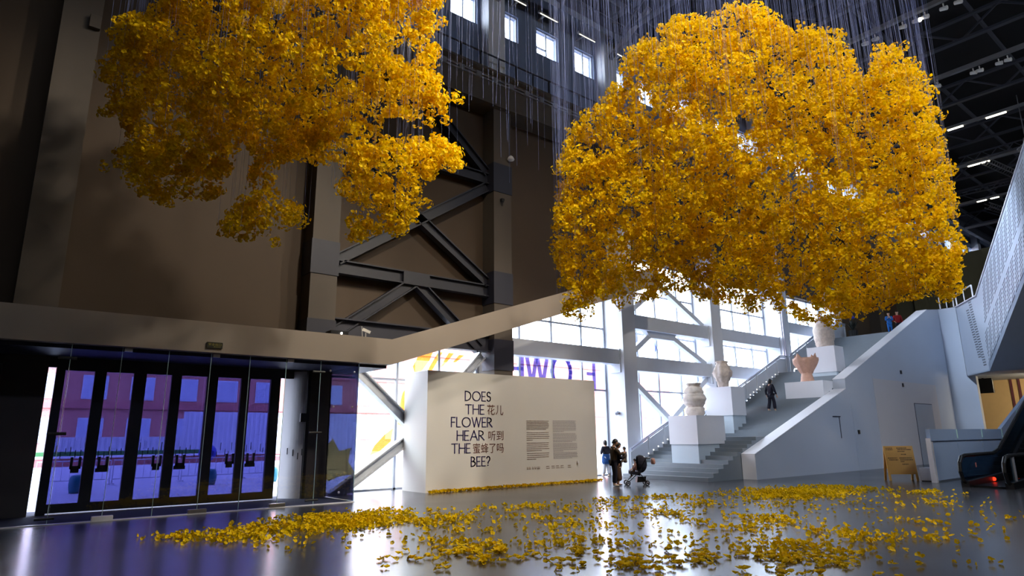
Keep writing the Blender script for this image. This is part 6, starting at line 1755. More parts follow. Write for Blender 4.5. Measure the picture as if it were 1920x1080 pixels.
B2 = '1629,674,765,55;2087,863,928,70;1517,672,715,52;1722,763,787,59;1475,602,755,50;1923,784,928,65;1536,601,695,50;1968,771,838,65;1529,729,727,54;1882,897,852,66;1665,698,727,56;2011,843,839,67;1589,613,761,52;1959,756,895,64;1623,715,805,56;1758,774,856,60;1241,890,741,52;1648,1182,923,69;1222,963,752,54;1373,1083,822,60;1550,794,742,56;1920,984,875,69;1633,629,841,54;1898,731,948,63;1609,665,863,55;1864,770,970,63;1537,696,677,53;1706,773,731,58;1443,806,712,54;1731,968,818,65;1365,819,701,52;1537,923,766,59;1258,843,714,51;1601,1073,858,65;1741,643,722,56;2050,757,818,66;1702,677,697,56;1975,786,779,65;1746,635,779,56;1978,719,858,64;1189,981,710,53;1390,1147,799,62;1533,734,781,54;1698,813,845,60;1633,702,669,55;1881,809,742,63;1472,720,662,52;1811,886,772,64;1249,939,790,54;1469,1104,897,63;1303,978,743,55;1568,1177,856,67;1403,898,729,55;1493,956,764,59;1143,942,767,51;1489,1228,943,67;1687,613,822,55;2018,734,947,65;1344,940,830,56;1684,1178,994,70;1536,688,823,54;1845,826,951,64;1530,645,884,53;1726,728,974,60;1689,613,890,55;1832,665,950,60;1356,726,713,50;1807,967,889,67;1375,970,743,57;1540,1087,810,64;1681,652,919,56;1801,699,971,60;1437,766,664,52;1818,969,791,66;1490,871,696,56;1787,1044,797,67;1366,854,758,54;1694,1058,896,67;1176,1020,684,53;1421,1232,788,65;1750,610,690,55;2065,720,780,65;1543,719,635,53;1772,825,701,61;1426,822,758,54;1756,1012,891,67;1670,628,653,53;1991,748,742,64;1317,868,784,53;1487,980,862,60;1181,1016,755,54;1445,1244,883,66;1364,849,664,53;1536,956,725,60;1525,658,936,53;1744,753,1044,61;1717,589,729,54;2035,698,830,64;1660,678,638,54;1939,792,714,64;1387,709,754,50;1912,977,969,70;1215,954,679,53;1527,1199,806,66;1231,1053,866,57;1382,1183,950,64;1787,609,817,57;2092,712,924,66;1710,586,933,55;1870,641,1003,61;1340,927,882,56;1548,1071,990,65;1540,695,881,54;1735,783,969,61;1205,944,818,53;1354,1060,897,60;1556,686,600,52;2001,882,718,67;1559,687,1012,55;1789,789,1134,64;1445,653,1006,52;1820,823,1219,66;1444,694,801,52;1882,905,987,67;1412,954,710,57;1579,1067,772,64;1349,862,1106,56;1427,912,1160,59;1742,596,870,56;1997,683,970,64;1578,807,661,56;1683,861,693,60;1172,862,798,50;1528,1125,985,66;1231,1017,665,54;1494,1233,767,66;1249,924,665,52;1484,1097,755,62;1664,662,971,57;1810,721,1040,62;1330,739,1074,53;1527,849,1206,60;1351,807,1097,55;1589,949,1257,64;1526,860,657,56;1582,892,674,59;1632,600,929,54;1953,718,1075,65;1813,597,670,56;1963,647,710,60;1189,1076,663,55;1343,1216,725,62;1442,791,799,54;1655,908,889,62;1496,717,1080,55;1715,822,1211,63;1356,806,780,52;1582,940,879,61;1192,1083,744,56;1309,1189,799,61;1172,1044,805,55;1341,1195,894,63;1183,1023,896,55;1298,1122,965,61;1391,848,623,53;1751,1067,736,67;1721,614,630,54;1938,691,686,61;1591,781,618,55;1806,887,676,63;1207,824,858,51;1615,1103,1086,68;1809,585,719,56;2168,701,825,67;1720,563,975,55;2040,668,1122,66;1403,721,1069,54;1719,884,1269,66;1360,880,852,55;1443,933,893,58;1479,682,906,53;1867,861,1095,67;1709,663,611,55;1996,774,682,64;1829,585,789,57;2013,644,850,62;1251,849,1088,54;1431,971,1218,61;1567,730,575,53;1921,895,663,65;1247,1012,898,56;1476,1198,1029,67;1584,648,991,55;1714,701,1058,59;1338,875,1049,56;1508,986,1159,63;1379,909,646,55;1635,1077,732,65;1704,550,885,54;1910,617,970,60;1647,688,587,54;2025,846,679,66;1833,588,862,57;2050,658,942,64;1386,671,825,50;1909,923,1067,69;1174,1069,866,56;1296,1180,937,62;1383,712,804,51;1615,831,907,59;1210,1040,624,54;1378,1185,686,62;1557,669,1098,56;1838,789,1263,66;1494,707,1003,55;1669,791,1099,61;1338,948,653,55;1469,1040,699,60;1252,836,928,52;1533,1024,1095,64;1860,584,639,56;1952,613,661,59;1344,1040,671,57;1478,1143,719,63;1626,680,1076,57;1877,785,1214,66;1165,1103,699,55;1284,1216,752,61;1570,844,629,57;1795,965,693,65;1452,797,1210,57;1588,872,1306,63;1281,821,1117,54;1474,944,1257,62;1322,809,1030,54;1601,979,1208,65;1288,944,914,56;1516,1110,1043,65;1470,854,598,55;1684,978,658,63;1220,1150,644,57;1352,1275,694,64;1640,619,988,55;1765,666,1049,59;1381,784,1062,55;1481,841,1125,59;1615,714,551,54;1919,848,620,64;1406,828,1185,57;1449,854,1216,59;1722,545,1029,55;1980,627,1155,64;1441,925,615,56;1647,1057,677,64;1179,1018,947,55;1344,1161,1054,63;1133,1072,767,55;1290,1220,848,62;1253,801,850,51;1427,913,943,58;1269,1027,618,55;1458,1181,683,63;1375,830,842,54;1670,1007,983,66;1564,713,1156,57;1725,787,1256,63;1155,1063,916,56;1252,1152,977,61;1840,562,687,56;2133,652,767,64;1812,663,603,57;2016,737,650,63;1444,746,1156,56;1653,854,1296,64;1356,767,812,52;1623,918,935,62;1784,546,958,56;2077,636,1085,65;1229,891,1109,55;1479,1072,1297,66;1473,739,1036,55;1605,805,1112,60;1312,909,1084,56;1395,966,1141,60;1830,615,611,56;2133,717,681,65;1677,586,1002,55;1811,633,1067,60;1848,556,748,56;2000,602,794,61;1577,813,582,56;1751,902,626,62;1157,1103,835,56;1257,1199,891,61;1809,541,809,55;2125,635,918,65;1272,861,1161,55;1460,988,1306,63;1761,702,574,57;1986,792,624,64;1234,879,925,53;1396,994,1022,60;1484,726,954,54;1764,863,1099,65;1309,825,974,53;1476,931,1075,60;1473,788,1075,57;1544,826,1118,59;1278,996,946,57;1471,1147,1061,66;1827,553,894,57;2035,617,975,63;1620,772,542,55;1877,895,598,64;1366,1011,631,57;1485,1099,670,62;1288,893,1011,55;1441,999,1110,62;1596,646,1142,56;1734,702,1225,61;1759,525,998,55;1900,567,1063,60;1116,1101,729,55;1302,1284,820,64;1155,1145,662,56;1224,1213,690,59;1422,979,628,57;1500,1033,652,60;1273,1098,595,57;1326,1144,612,59;1621,625,1035,55;1886,728,1174,64;1930,575,612,57;2010,599,630,60;1510,780,917,56;1611,832,966,60;1466,902,579,56;1676,1031,635,64;1705,536,1075,55;1927,606,1191,62;1212,1182,604,58;1263,1232,621,60;1212,1032,1019,57;1272,1082,1060,60;1602,631,1083,55;1758,692,1171,61;1114,1081,874,55;1242,1205,953,62;1568,866,582,57;1744,963,626,63;1461,776,1258,57;1630,866,1382,64;1433,816,1259,58;1549,882,1346,63;1863,540,648,55;2113,613,710,63;1853,592,574,56;2034,650,612,61;1237,957,1129,57;1340,1037,1208,61;1303,757,970,52;1686,980,1200,67;1531,734,1193,57;1632,782,1260,61;1309,813,920,52;1453,902,1000,57;1697,753,518,55;1803,800,539,58;1202,1101,585,54;1384,1268,646,62;1359,835,1210,53;1439,885,1270,57;1561,668,1167,52;1772,758,1300,59;1814,526,928,51;1984,575,998,56;1321,795,867,47;1622,976,1023,58;1825,539,1095,52;1997,590,1181,56;1536,897,560,50;1607,938,577,53;1480,966,582,51;1592,1039,612,55;1233,905,1065,48;1489,1093,1248,58;1328,1057,587,50;1450,1154,624,55;1138,1159,705,50;1269,1292,765,55;1924,550,804,51;2111,603,864,56;1479,762,998,49;1815,935,1182,60;1690,569,1051,49;1826,615,1120,53;1177,1094,984,50;1253,1165,1037,53;1842,527,858,48;2067,591,941,54;1512,760,1245,50;1609,809,1313,53;1774,742,546,49;1960,820,583,55;1162,1161,808,49;1269,1269,866,54;1227,994,972,48;1431,1159,1102,56;1934,552,731,49;2029,579,758,51;1296,934,1211,49;1379,994,1277,52;1165,1172,550,47;1261,1269,581,51;1465,806,908,46;1832,1008,1089,58;1250,951,1181,47;1356,1032,1266,51;1773,659,551,46;1981,736,594,51;1641,835,550,46;1690,860,561,48;1867,532,998,46;1945,554,1032,48;1711,619,1067,45;1902,688,1166,51;1160,1129,953,46;1225,1193,996,48;1720,531,1126,44;1888,583,1218,48;1888,651,583,46;2036,703,614,49;1519,682,1185,43;1620,728,1252,46;1338,869,1231,44;1428,928,1302,47;1152,1154,868,44;1267,1269,937,49;1160,1045,998,42;1239,1116,1053,45;1421,732,915,39;1814,935,1117,50;1219,991,1113,42;1304,1060,1177,45;1231,1038,1079,43;1351,1139,1166,47;1382,999,594,41;1551,1122,645,46;1230,894,1012,39;1475,1072,1177,46;1164,1179,623,41;1244,1260,654,43;1245,933,960,39;1352,1014,1027,42;1977,576,580,41;2030,591,591,42;1755,699,529,39;1901,758,557,43;1637,664,1221,40;1737,705,1284,43;1433,977,589,39;1510,1029,610,42;1286,883,1223,39;1406,965,1320,42;1649,803,511,39;1857,904,552,44;1393,835,995,38;1684,1010,1165,46;1305,952,1022,39;1496,1091,1144,44;1392,768,999,36;1697,936,1178,44;1267,1100,554,37;1407,1222,595,41;1636,631,1185,37;1715,661,1233,39;1189,1192,520,37;1278,1281,545,40;1865,519,830,36;2012,560,881,39;1867,533,1073,37;1937,553,1107,39;1630,873,563,37;1765,946,594,40;1916,539,622,36;2074,583,658,39;1677,641,1165,36;1781,681,1225,39;1737,810,524,36;1849,862,546,39;1365,1028,595,35;1471,1108,627,38;1871,531,911,35;2053,582,982,39;1130,1163,761,34;1254,1291,824,38;1656,618,1081,33;1825,681,1173,37;1155,1198,674,34;1203,1248,695,35;1887,528,1045,34;1932,541,1066,35;1414,785,1271,33;1477,820,1320,35;1979,552,710,34;2140,597,752,37;1514,952,561,33;1605,1008,583,35;1744,566,1136,33;1818,590,1176,34;1549,871,544,32;1646,926,567,34;1829,543,1139,32;1984,588,1219,35;1897,525,761,31;2093,580,821,34;1728,776,488,31;1801,809,500,32;1280,1147,577,31;1344,1204,596,33;1258,747,863,27;1757,1044,1131,37;1382,827,1249,30;1468,879,1316,32;1300,743,845,26;1622,927,1009,33;1165,1185,589,30;1230,1252,611,31;1223,996,1012,29;1301,1060,1065,31;1996,564,609,30;2162,611,644,33;1414,761,906,28;1579,850,990,31;1228,1170,574,30;1326,1263,605,32;1458,738,1248,29;1560,789,1322,31;1553,943,558,30;1665,1011,585,32;1157,1128,986,30;1181,1152,1003,31;1757,563,1176,30;1912,612,1263,32;1254,995,1187,30;1335,1060,1251,32;1334,1109,575,30;1386,1153,591,31;1199,1050,1050,29;1256,1100,1091,30;1876,662,552,29;1987,701,574,31;1905,616,551,29;2013,651,571,30;1222,938,1079,28;1407,1081,1214,32;1136,1139,927,29;1246,1249,999,31;1206,1016,1096,28;1330,1121,1190,31;1764,751,515,28;1912,814,543,31;1123,1145,822,28;1183,1206,856,29;1921,524,874,28;2029,553,913,29;1541,893,527,27;1655,959,552,29;1348,847,1243,27;1435,901,1311,29;1305,929,1250,28;1345,957,1282,29;1479,763,1293,28;1598,825,1382,30;1138,1157,903,27;1232,1252,962,30;1414,826,1287,27;1537,898,1383,30;1479,959,547,27;1583,1026,572,29;1459,782,1300,27;1561,836,1378,29;1937,533,671,27;2119,583,717,29;1950,606,565,27;2082,647,591,29;1769,599,1126,27;1813,614,1150,28;1217,990,1143,26;1305,1062,1212,28;1888,632,561,26;2062,690,595,29;1499,722,1217,26;1638,789,1312,28;1915,530,978,27;2053,568,1036,29;1155,1216,703,27;1231,1295,737,28;1140,1193,743,26;1210,1266,777,28;1304,779,915,23;1553,927,1054,28;1204,903,1024,24;1408,1056,1166,28;1695,635,1138,26;1790,670,1192,28;1801,692,531,26;1883,724,547,27;1961,537,829,26;1997,547,841,27;1125,1164,788,25;1202,1243,829,27;1245,971,981,25;1480,1155,1132,30;1418,763,984,24;1626,875,1102,28;1331,1061,556,25;1426,1137,583,27;1220,1195,543,25;1269,1243,557,26;1822,513,1078,25;1966,554,1149,27;1524,708,1215,25;1624,755,1283,26;1491,1002,570,25;1588,1067,595,27;1172,1218,572,25;1241,1289,594,26;1630,689,1240,25;1705,721,1289,26;1440,818,1013,24;1689,960,1156,28;1357,1046,577,24;1457,1123,606,26;1167,1217,647,25;1236,1289,674,26;1482,782,976,24;1584,835,1030,25;1335,891,1268,24;1427,953,1343,26;1982,541,655,24;2035,556,668,25;1219,997,1086,24;1276,1043,1128,25;1247,936,1204,24;1305,980,1252,25;1980,570,554,24;2140,616,583,26;1621,852,531,24;1703,895,549,25;1196,1230,543,24;1239,1274,555,25;1808,517,1108,23;1935,553,1173,25;1755,619,1110,24;1863,657,1167,25;1156,1089,1005,23;1231,1159,1058,25;1225,1001,1047,23;1323,1081,1115,25;1961,536,747,23;2052,561,773,24;1448,1022,592,23;1482,1046,602,24;2001,549,1071,25;1900,761,530,24;1310,1214,586,24;1928,703,555,24;2051,567,954,24;1826,751,525,23;1755,761,495,22;1961,580,1255,24;1222,1262,939,24;1777,898,548,24;1298,1009,1254,23;2026,559,998,24;1488,1119,1146,25;1614,717,1274,23;2009,547,821,23;1200,954,975,21;1444,1064,594,22;1360,1000,1300,23;1530,743,1263,22;1293,1311,527,23;1301,1092,1194,22;1689,904,1111,23;1720,643,1205,21;1998,545,735,21;1517,884,1052,22;1196,1233,893,22;1920,579,1258,22;1386,767,899,19;1387,894,1295,21;1190,1194,999,21;1511,860,1372,21;1506,1119,1184,23;1658,993,563,21;1755,688,1296,21;1993,543,1037,21;1960,540,1103,21;1299,1120,1159,21;1701,849,508,20;1367,794,905,18;1247,987,1204,20;1230,1281,649,20;1322,920,1283,20;1185,1229,844,20;1174,1244,738,20;1803,680,1307,21;1643,875,1043,21;1928,723,550,20;1287,1122,537,19;1554,1069,599,20;1220,1107,1071,19;1349,1147,557,19;1454,1047,589,19;1226,1182,556,19;1608,662,1232,18;1747,841,507,19;2029,604,572,19;1886,621,1239,20;1473,1147,595,20;1199,1110,1055,18;1598,877,544,18;1234,1218,512,18;1887,648,553,18;1248,1304,578,19;1377,1081,1190,19;1194,1149,1035,18;1757,706,1324,19;1792,824,507,18;1491,825,1033,18;1690,733,1306,19;1285,1145,555,18;1601,907,535,18;2108,580,643,18;1900,587,1260,19;1238,1206,526,18;1824,669,1192,18;1370,1115,568,18;2034,573,575,17;1810,708,519,17;1143,1208,660,17;1239,1032,1160,17;1513,745,1279,17;1492,988,550,17;1457,763,1300,17;1438,1100,1209,19;2024,549,710,17;1983,540,630,17;1777,872,511,17;1816,797,491,17;1914,561,1208,17;1716,636,1170,17;1848,621,1192,17;1751,633,1127,17;1933,539,1152,17;1989,535,863,17;1956,527,909,16;1651,854,524,16;2073,657,566,17;1891,514,1052,16;2140,596,617,17;1242,935,1030,15;2044,590,549,16;1260,1107,1120,16;1569,1001,554,16;1531,849,1384,17;1213,1247,522,16;2012,542,677,16;1417,846,1300,16;1212,1210,1035,16;1672,621,1192,15;1899,546,1175,16;1131,1149,944,15;1863,837,490,16;1145,1209,778,15;1269,1267,509,16;1149,1179,933,15;1400,866,1292,15;1328,907,1285,15;1205,981,1052,14;1631,1019,568,16;1230,988,1028,14;2097,564,816,16;1176,1220,609,15;1667,896,542,15;1409,1062,585,15;2016,552,962,15;1583,925,520,15;1287,1032,1126,15;1866,514,1083,14;1141,1120,998,14;1951,528,1063,15;1338,1115,557,14;1233,1054,1138,14;1937,517,863,14;1314,1004,1277,15;1604,947,536,14;1270,977,1007,14;1914,517,984,14;1647,1013,568,15;1911,683,542,14;1284,932,1251,14;1822,598,1226,14;1199,1264,824,14;1131,1200,755,13;1288,1109,1169,14;1759,957,1103,16;1482,859,1363,14;1585,794,1357,14;1495,853,964,13;1240,1108,1094,14;1294,1052,1232,14;1736,796,480,13;1650,965,1094,15;1161,1237,683,13;1989,527,908,14;1562,737,1260,13;1972,649,551,13;2077,560,739,14;1173,1225,592,13;1341,957,1301,14;1457,919,1349,14;1192,1240,868,14;2077,571,618,13;2076,557,823,14;1614,744,1290,13;2018,626,561,13;1948,530,951,13;2038,682,572,14;1157,1233,746,13;1605,919,526,13;1912,534,1158,13;1806,766,503,13;1494,762,1317,13;1776,840,507,13;1991,536,1056,13;1278,1050,1212,13;1342,1065,1085,13;2103,565,667,13;1960,597,557,12;1486,903,1355,13;1530,822,1374,13;1248,1178,560,12;1494,1088,593,13;1808,666,1240,13;1591,1040,560,13;2034,549,1019,13;1725,874,521,12;1892,766,516,13;1950,522,813,12;1753,601,1135,12;1346,906,1297,12;1573,895,1073,13;1913,785,526,13;1757,956,1159,14;1368,1042,1133,12;1269,987,1248,12;1835,532,1194,12;1870,591,1258,12;1173,1105,1036,12;1133,1181,900,12;1890,745,522,12;1337,1186,556,12;1826,635,1168,12;1371,902,1305,12;1169,1251,703,12;1528,1048,578,12;1656,924,545,12;1647,876,526,11;1931,742,540,12;2022,571,558,11;1634,694,1261,11;1352,1234,582,12;1208,1265,551,11;1301,978,1265,11;1440,810,1324,11;1807,581,1227,11;1491,1001,552,11;1626,876,1060,12;2005,651,549,11;1890,664,535,11;1280,1029,1237,11;1168,1223,903,11;1206,1257,890,12;1855,741,506,11;1458,1087,590,11;1582,714,1268,11;1816,533,1203,11;1446,788,1316,11;1788,653,1187,11;2060,550,668,11;1993,688,562,11;1393,1125,1196,12;1243,1089,1121,11;2070,554,771,11;1551,750,1296,11;1636,963,520,11;1216,980,1044,10;2055,605,560,11;1251,1219,515,11;1650,651,1250,11;1436,1133,569,11;1261,1001,1233,11;1475,1150,1149,12;1733,641,1241,11;1663,735,1321,11;1789,593,1199,11;1993,535,1070,11;2050,542,915,11;1396,1121,555,11;1788,662,1287,11;1885,531,1157,10;1156,1227,647,10;1867,627,1221,11;2001,535,764,10;1211,1241,499,10;2082,556,684,11;1343,1127,550,10;2029,551,955,11;1962,533,1113,11;1129,1151,956,10;1386,1189,553,11;1872,568,1247,11;1220,1172,1066,11;1532,771,1332,10;1938,719,542,11;1517,1068,596,11;1360,1031,1082,11;1215,1038,1137,10;1433,1021,574,10;1993,532,816,10;1941,734,541,11;1280,1234,542,10;1169,1212,942,11;1386,800,928,9;1842,533,1182,10;2027,542,691,10;1985,530,770,10;1456,783,957,10;1574,952,537,10;1190,1250,929,11;2007,541,994,11;1807,823,477,10;1826,807,482,10;1650,954,527,11;1660,872,523,10;1635,918,1105,11;1348,956,1315,11;1751,874,504,11;1244,955,1060,10;1189,1259,587,10;1718,631,1204,10;1751,631,1139,10;1597,761,1308,11;1180,1086,1056,10;1982,529,1039,11;1302,1202,568,10;1342,996,1303,11;1398,1068,1102,11;1332,1172,542,10;1786,767,488,10;2041,543,861,11;1798,588,1228,10;1661,927,1055,11;1162,1248,731,10;1708,931,554,11;1821,758,511,10;1409,908,1327,11;1185,1255,567,10;1714,713,1314,11;1714,829,490,10;1228,1096,1096,10;1726,656,1275,11;2006,530,928,10;1151,1207,839,10;1148,1213,812,10;1633,667,1260,10;1367,1079,1172,11;1422,838,1320,10;1225,1286,636,11;1153,1216,825,10;1395,1084,1187,11;1676,862,518,10;1529,755,1308,10'
# ================================================================== FLOWERS
def petals(pos, axis, size, npet=5, seed=3, cup=(0.25, 0.7)):
    """numpy: five cupped petals per flower; returns verts (n*npet*4,3)"""
    rg = np.random.default_rng(seed)
    n = len(pos)
    ax = axis / np.linalg.norm(axis, axis=1)[:, None]
    t = rg.normal(size=(n, 3))
    e1 = np.cross(ax, t)
    e1 /= np.linalg.norm(e1, axis=1)[:, None] + 1e-9
    e2 = np.cross(ax, e1)
    out = np.empty((n, npet, 4, 3), np.float32)
    lift = rg.uniform(cup[0], cup[1], n)
    for k in range(npet):
        a = 2 * np.pi * k / npet + rg.uniform(-0.2, 0.2, n)
        d = e1 * np.cos(a)[:, None] + e2 * np.sin(a)[:, None]
        s = -e1 * np.sin(a)[:, None] + e2 * np.cos(a)[:, None]
        L = (size * 0.5 * rg.uniform(0.85, 1.15, n))[:, None]
        w = L * 0.52
        out[:, k, 0] = pos + d * L * 0.05
        out[:, k, 1] = pos + d * L * 0.65 + s * w + ax * L * (lift * 0.9)[:, None]
        out[:, k, 2] = pos + d * L + ax * L * (lift * 0.75)[:, None]
        out[:, k, 3] = pos + d * L * 0.65 - s * w + ax * L * (lift * 0.9)[:, None]
    return out.reshape(-1, 3)


def quads_mesh(name, verts, m):
    me = bpy.data.meshes.new(name)
    nv = len(verts)
    nq = nv // 4
    me.vertices.add(nv)
    me.vertices.foreach_set('co', np.ascontiguousarray(verts, np.float32).ravel())
    me.loops.add(nv)
    me.loops.foreach_set('vertex_index', np.arange(nv, dtype=np.int32))
    me.polygons.add(nq)
    me.polygons.foreach_set('loop_start', np.arange(0, nv, 4, dtype=np.int32))
    me.polygons.foreach_set('loop_total', np.full(nq, 4, np.int32))
    me.update(calc_edges=True)
    me.materials.append(m)
    return me


def parse(s):
    return np.array([[float(q) for q in p.split(',')] for p in s.split(';')]) / 100.0


CLOUD1 = parse(B1)
CLOUD2 = parse(B2)


def cloud_points(bl, dens, seed, fq, thr):
    """bunches of blossoms: each blob carries round bunches, each bunch a dozen blossoms facing outward"""
    rg = np.random.default_rng(seed)
    P_, A_ = [], []
    for x, y, z, r in bl:
        n = max(1, int(dens * r * r + rg.random()))
        d = rg.normal(size=(n, 3))
        d /= np.linalg.norm(d, axis=1)[:, None]
        q = r * (0.35 + 0.6 * rg.random(n) ** 0.5)
        C_ = np.array([x, y, z]) + d * q[:, None]
        for c in C_:
            v = Vector(c)
            f = mnoise.noise(v * fq) + 0.6 * mnoise.noise(v * fq * 2.3 + Vector((9, 4, 1)))
            if f < thr + 0.12 * rg.normal():
                continue
            k = int(rg.integers(10, 20))
            br = rg.uniform(0.10, 0.20)
            e = rg.normal(size=(k, 3))
            e /= np.linalg.norm(e, axis=1)[:, None]
            P_.append(c + e * br * rg.uniform(0.55, 1.05, (k, 1)) * np.array([1, 1, 0.85]))
            A_.append(e + rg.normal(size=(k, 3)) * 0.35)
    return np.concatenate(P_), np.concatenate(A_)


CAMP = np.array([0, 0, EYE])
def single_flower(name, size, m, seed, stem=False):
    v = petals(np.zeros((1, 3)), np.array([[0, 0, 1.0]]), np.array([size]), 5, seed)
    me = quads_mesh(name, v, m)
    return me


singles_cloud = [single_flower('blossom', 0.09, M['petal'], 40 + k) for k in range(4)]
for ci, (bl, dens, fq, thr, seed, lab, where) in enumerate([
        (CLOUD1, 62, 1.2, -0.10, 21, 'smaller cloud of yellow blossoms hanging on threads before the brown wall', 'left'),
        (CLOUD2, 46, 1.3, -0.22, 22, 'larger cloud of yellow blossoms hanging on threads over the floor by the stair', 'right')]):
    pos, ax = cloud_points(bl, dens, seed, fq, thr)
    rg = np.random.default_rng(seed + 5)
    print('blossoms', len(pos))
    dist = np.linalg.norm(pos - CAMP, axis=1)
    # the nearest blossoms are single objects, the rest one mass
    order = np.argsort(dist + rg.uniform(0, 0.8, len(pos)))
    near = order[:150]
    rest = np.setdiff1d(np.arange(len(pos)), near)
    v = petals(pos[rest], ax[rest], rg.uniform(0.07, 0.105, len(rest)), 5, seed)
    o = link('flower_cloud', quads_mesh('flower_cloud', v, M['petal']))
    tag(o, lab, 'hanging flowers', 'hanging flower clouds', 'stuff')
    for k, i in enumerate(near):
        o = link('hanging_blossom', singles_cloud[k % 4])
        o.location = pos[i]
        o.rotation_euler = Vector(ax[i]).to_track_quat('Z', 'Y').to_euler()
        tag(o, ['yellow blossom on the near side of the smaller cloud before the brown wall', 'yellow blossom on the near side of the larger cloud by the stair'][ci], 'flower', ['blossoms of the smaller hanging cloud', 'blossoms of the larger hanging cloud'][ci])
    # threads from the blossoms up to the roof
    rg = np.random.default_rng(seed + 9)
    top = bl[:, 2]
    n = [480, 820][ci]
    sel = rg.integers(0, len(bl), n)
    vs = np.empty((n, 2, 4, 3), np.float32)
    for k, i in enumerate(sel):
        x = bl[i, 0] + rg.normal() * 0.12
        y = bl[i, 1] + rg.normal() * 0.12
        if ci == 0 and k % 3 == 0:
            x += abs(rg.normal()) * 2.6
            y += abs(rg.normal()) * 0.8
        if ci == 1 and k % 5 == 0:
            x += rg.normal() * 2.0
            y += abs(rg.normal()) * 2.0
        z0 = bl[i, 2] - bl[i, 3] * 0.5
        if (ci == 0 and k % 3 == 0) or (ci == 1 and k % 5 == 0):
            z0 = max(z0, 10.5 if ci else 12.0)
        r = 0.0022
        x2, y2 = x + rg.normal() * 0.25, y + rg.normal() * 0.25
        c = np.array([[r, 0], [0, r]])
        for j in range(2):
            dx, dy = c[j]
            vs[k, j] = [(x - dx, y - dy, z0), (x + dx, y + dy, z0), (x2 + dx, y2 + dy, 24.3), (x2 - dx, y2 - dy, 24.3)]
    o = link('hanging_threads', quads_mesh('hanging_threads', vs.reshape(-1, 3), M['string']))
    tag(o, ['fine pale threads holding the smaller flower cloud', 'fine pale threads holding the larger flower cloud'][ci], 'threads', None, 'stuff')

# fallen blossoms on the floor
POLY = [(2.3, 14.8), (4, 14.6), (7, 16.5), (9.4, 15.6), (9.0, 13.6), (11.5, 14.4), (13.8, 13.9), (17.5, 13.3), (20.1, 12.8), (23.6, 12.2), (24.4, 8.2), (22, 6.6), (18, 4.4), (12, 3.0), (8, 4.2), (6.4, 6.6), (5.0, 9.2), (4.2, 12)]
def in_poly(P_, x, y):
    c = np.zeros(len(x), bool)
    j = len(P_) - 1
    for i in range(len(P_)):
        xi, yi = P_[i]
        xj, yj = P_[j]
        c ^= ((yi > y) != (yj > y)) & (x < (xj - xi) * (y - yi) / (yj - yi + 1e-9) + xi)
        j = i
    return c
rg = np.random.default_rng(77)
N0 = 150000
x = rg.uniform(2, 25, N0)
y = rg.uniform(2.5, 17, N0)
ok = in_poly(POLY, x + rg.normal(size=N0) * 0.35, y + rg.normal(size=N0) * 0.35)
x, y = x[ok], y[ok]
dens = np.empty(len(x))
for i in range(len(x)):
    a = mnoise.noise(Vector((x[i] * 0.8, y[i] * 0.8, 1.7))) + 0.7 * mnoise.noise(Vector((x[i] * 2.1, y[i] * 2.1, 5.0))) + 0.5 * mnoise.noise(Vector((x[i] * 5, y[i] * 5, 9.0)))
    base = -0.18
    base += 1.25 * math.exp(-(((x[i] - 6.3) / 2.9) ** 2 + ((y[i] - 14.2) / 1.5) ** 2))
    base += 1.1 * math.exp(-(((x[i] - 20.3) / 3.2) ** 2 + ((y[i] - 10.8) / 1.5) ** 2))
    base += 0.30 * math.exp(-(((x[i] - 11.0) / 3.5) ** 2 + ((y[i] - 8.5) / 2.8) ** 2))
    base -= 0.35 * (y[i] < 4.5) + 0.25 * (x[i] > 15) * (y[i] < 8)
    dens[i] = a * 0.9 + base
keep = rg.random(len(x)) < np.clip(dens * 0.55 + 0.04, 0.012, 0.85) * 0.62
x, y = x[keep], y[keep]
pos = np.stack([x, y, rg.uniform(0.015, 0.05, len(x))], 1)
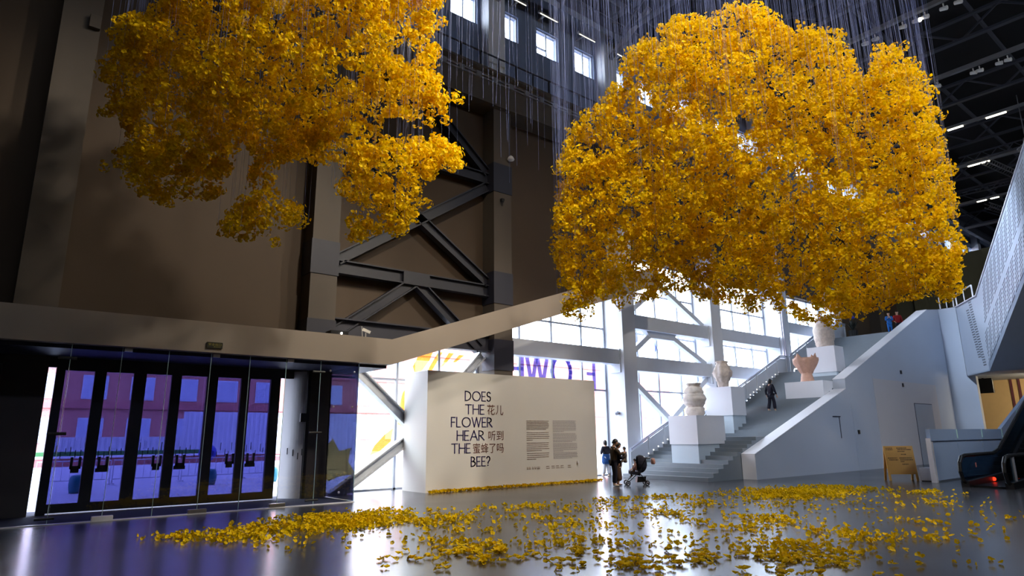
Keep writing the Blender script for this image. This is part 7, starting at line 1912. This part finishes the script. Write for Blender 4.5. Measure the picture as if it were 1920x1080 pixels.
ax = np.stack([rg.normal(size=len(x)) * 0.75, rg.normal(size=len(x)) * 0.75, np.where(rg.random(len(x)) < 0.7, 1.0, 0.25)], 1)
dist = np.hypot(pos[:, 0], pos[:, 1])
dirx = pos[:, :2] @ np.array([F_.x, F_.y])
order = np.argsort(np.where(dirx / dist > 0.75, dist, 99))
near, rest = order[:300], order[300:]
v = petals(pos[rest], ax[rest], rg.uniform(0.07, 0.11, len(rest)), 5, 6, (0.35, 1.0))
v[:, 2] = np.maximum(v[:, 2], 0.004)
o = link('fallen_flowers', quads_mesh('fallen_flowers', v, M['petal2']))
tag(o, 'scatter of fallen yellow blossoms over the polished grey floor', 'fallen flowers', None, 'stuff')
fs = []
for k in range(5):
    vv = petals(np.zeros((1, 3)), np.array([[0.0, 0, 1.0]]), np.array([0.12]), 5, 90 + k, (0.5, 1.0))
    vv = np.concatenate([vv, petals(np.array([[0.03, 0.03, 0.0]]), np.array([[0.6, 0.5, 0.6]]), np.array([0.09]), 4, 95 + k, (0.4, 0.9))])
    vv[:, 2] = vv[:, 2] - vv[:, 2].min()
    fs.append(quads_mesh('fallen_blossom', vv, M['petal2']))
for k, i in enumerate(near):
    o = link('fallen_blossom', fs[k % 5])
    o.location = (pos[i, 0], pos[i, 1], 0.003)
    o.rotation_euler = (rg.normal() * 0.12, rg.normal() * 0.12, rg.uniform(0, 6.28))
    tag(o, 'single fallen yellow blossom at the near edge of the floor scatter', 'flower', 'nearest fallen blossoms')
# drift along the foot of the text wall
n = 900
px2 = rg.uniform(11.9, 20.3, n)
py2 = 19.34 - np.abs(rg.normal(size=n)) * 0.09
pz2 = rg.uniform(0.01, 0.06, n)
v = petals(np.stack([px2, py2, pz2], 1), np.stack([rg.normal(size=n), rg.normal(size=n), np.ones(n)], 1), rg.uniform(0.08, 0.12, n), 5, 8)
v[:, 2] = np.maximum(v[:, 2], 0.004)
o = link('flower_drift', quads_mesh('flower_drift', v, M['petal2']))
tag(o, 'thin drift of fallen yellow blossoms along the foot of the text wall', 'fallen flowers', None, 'stuff')
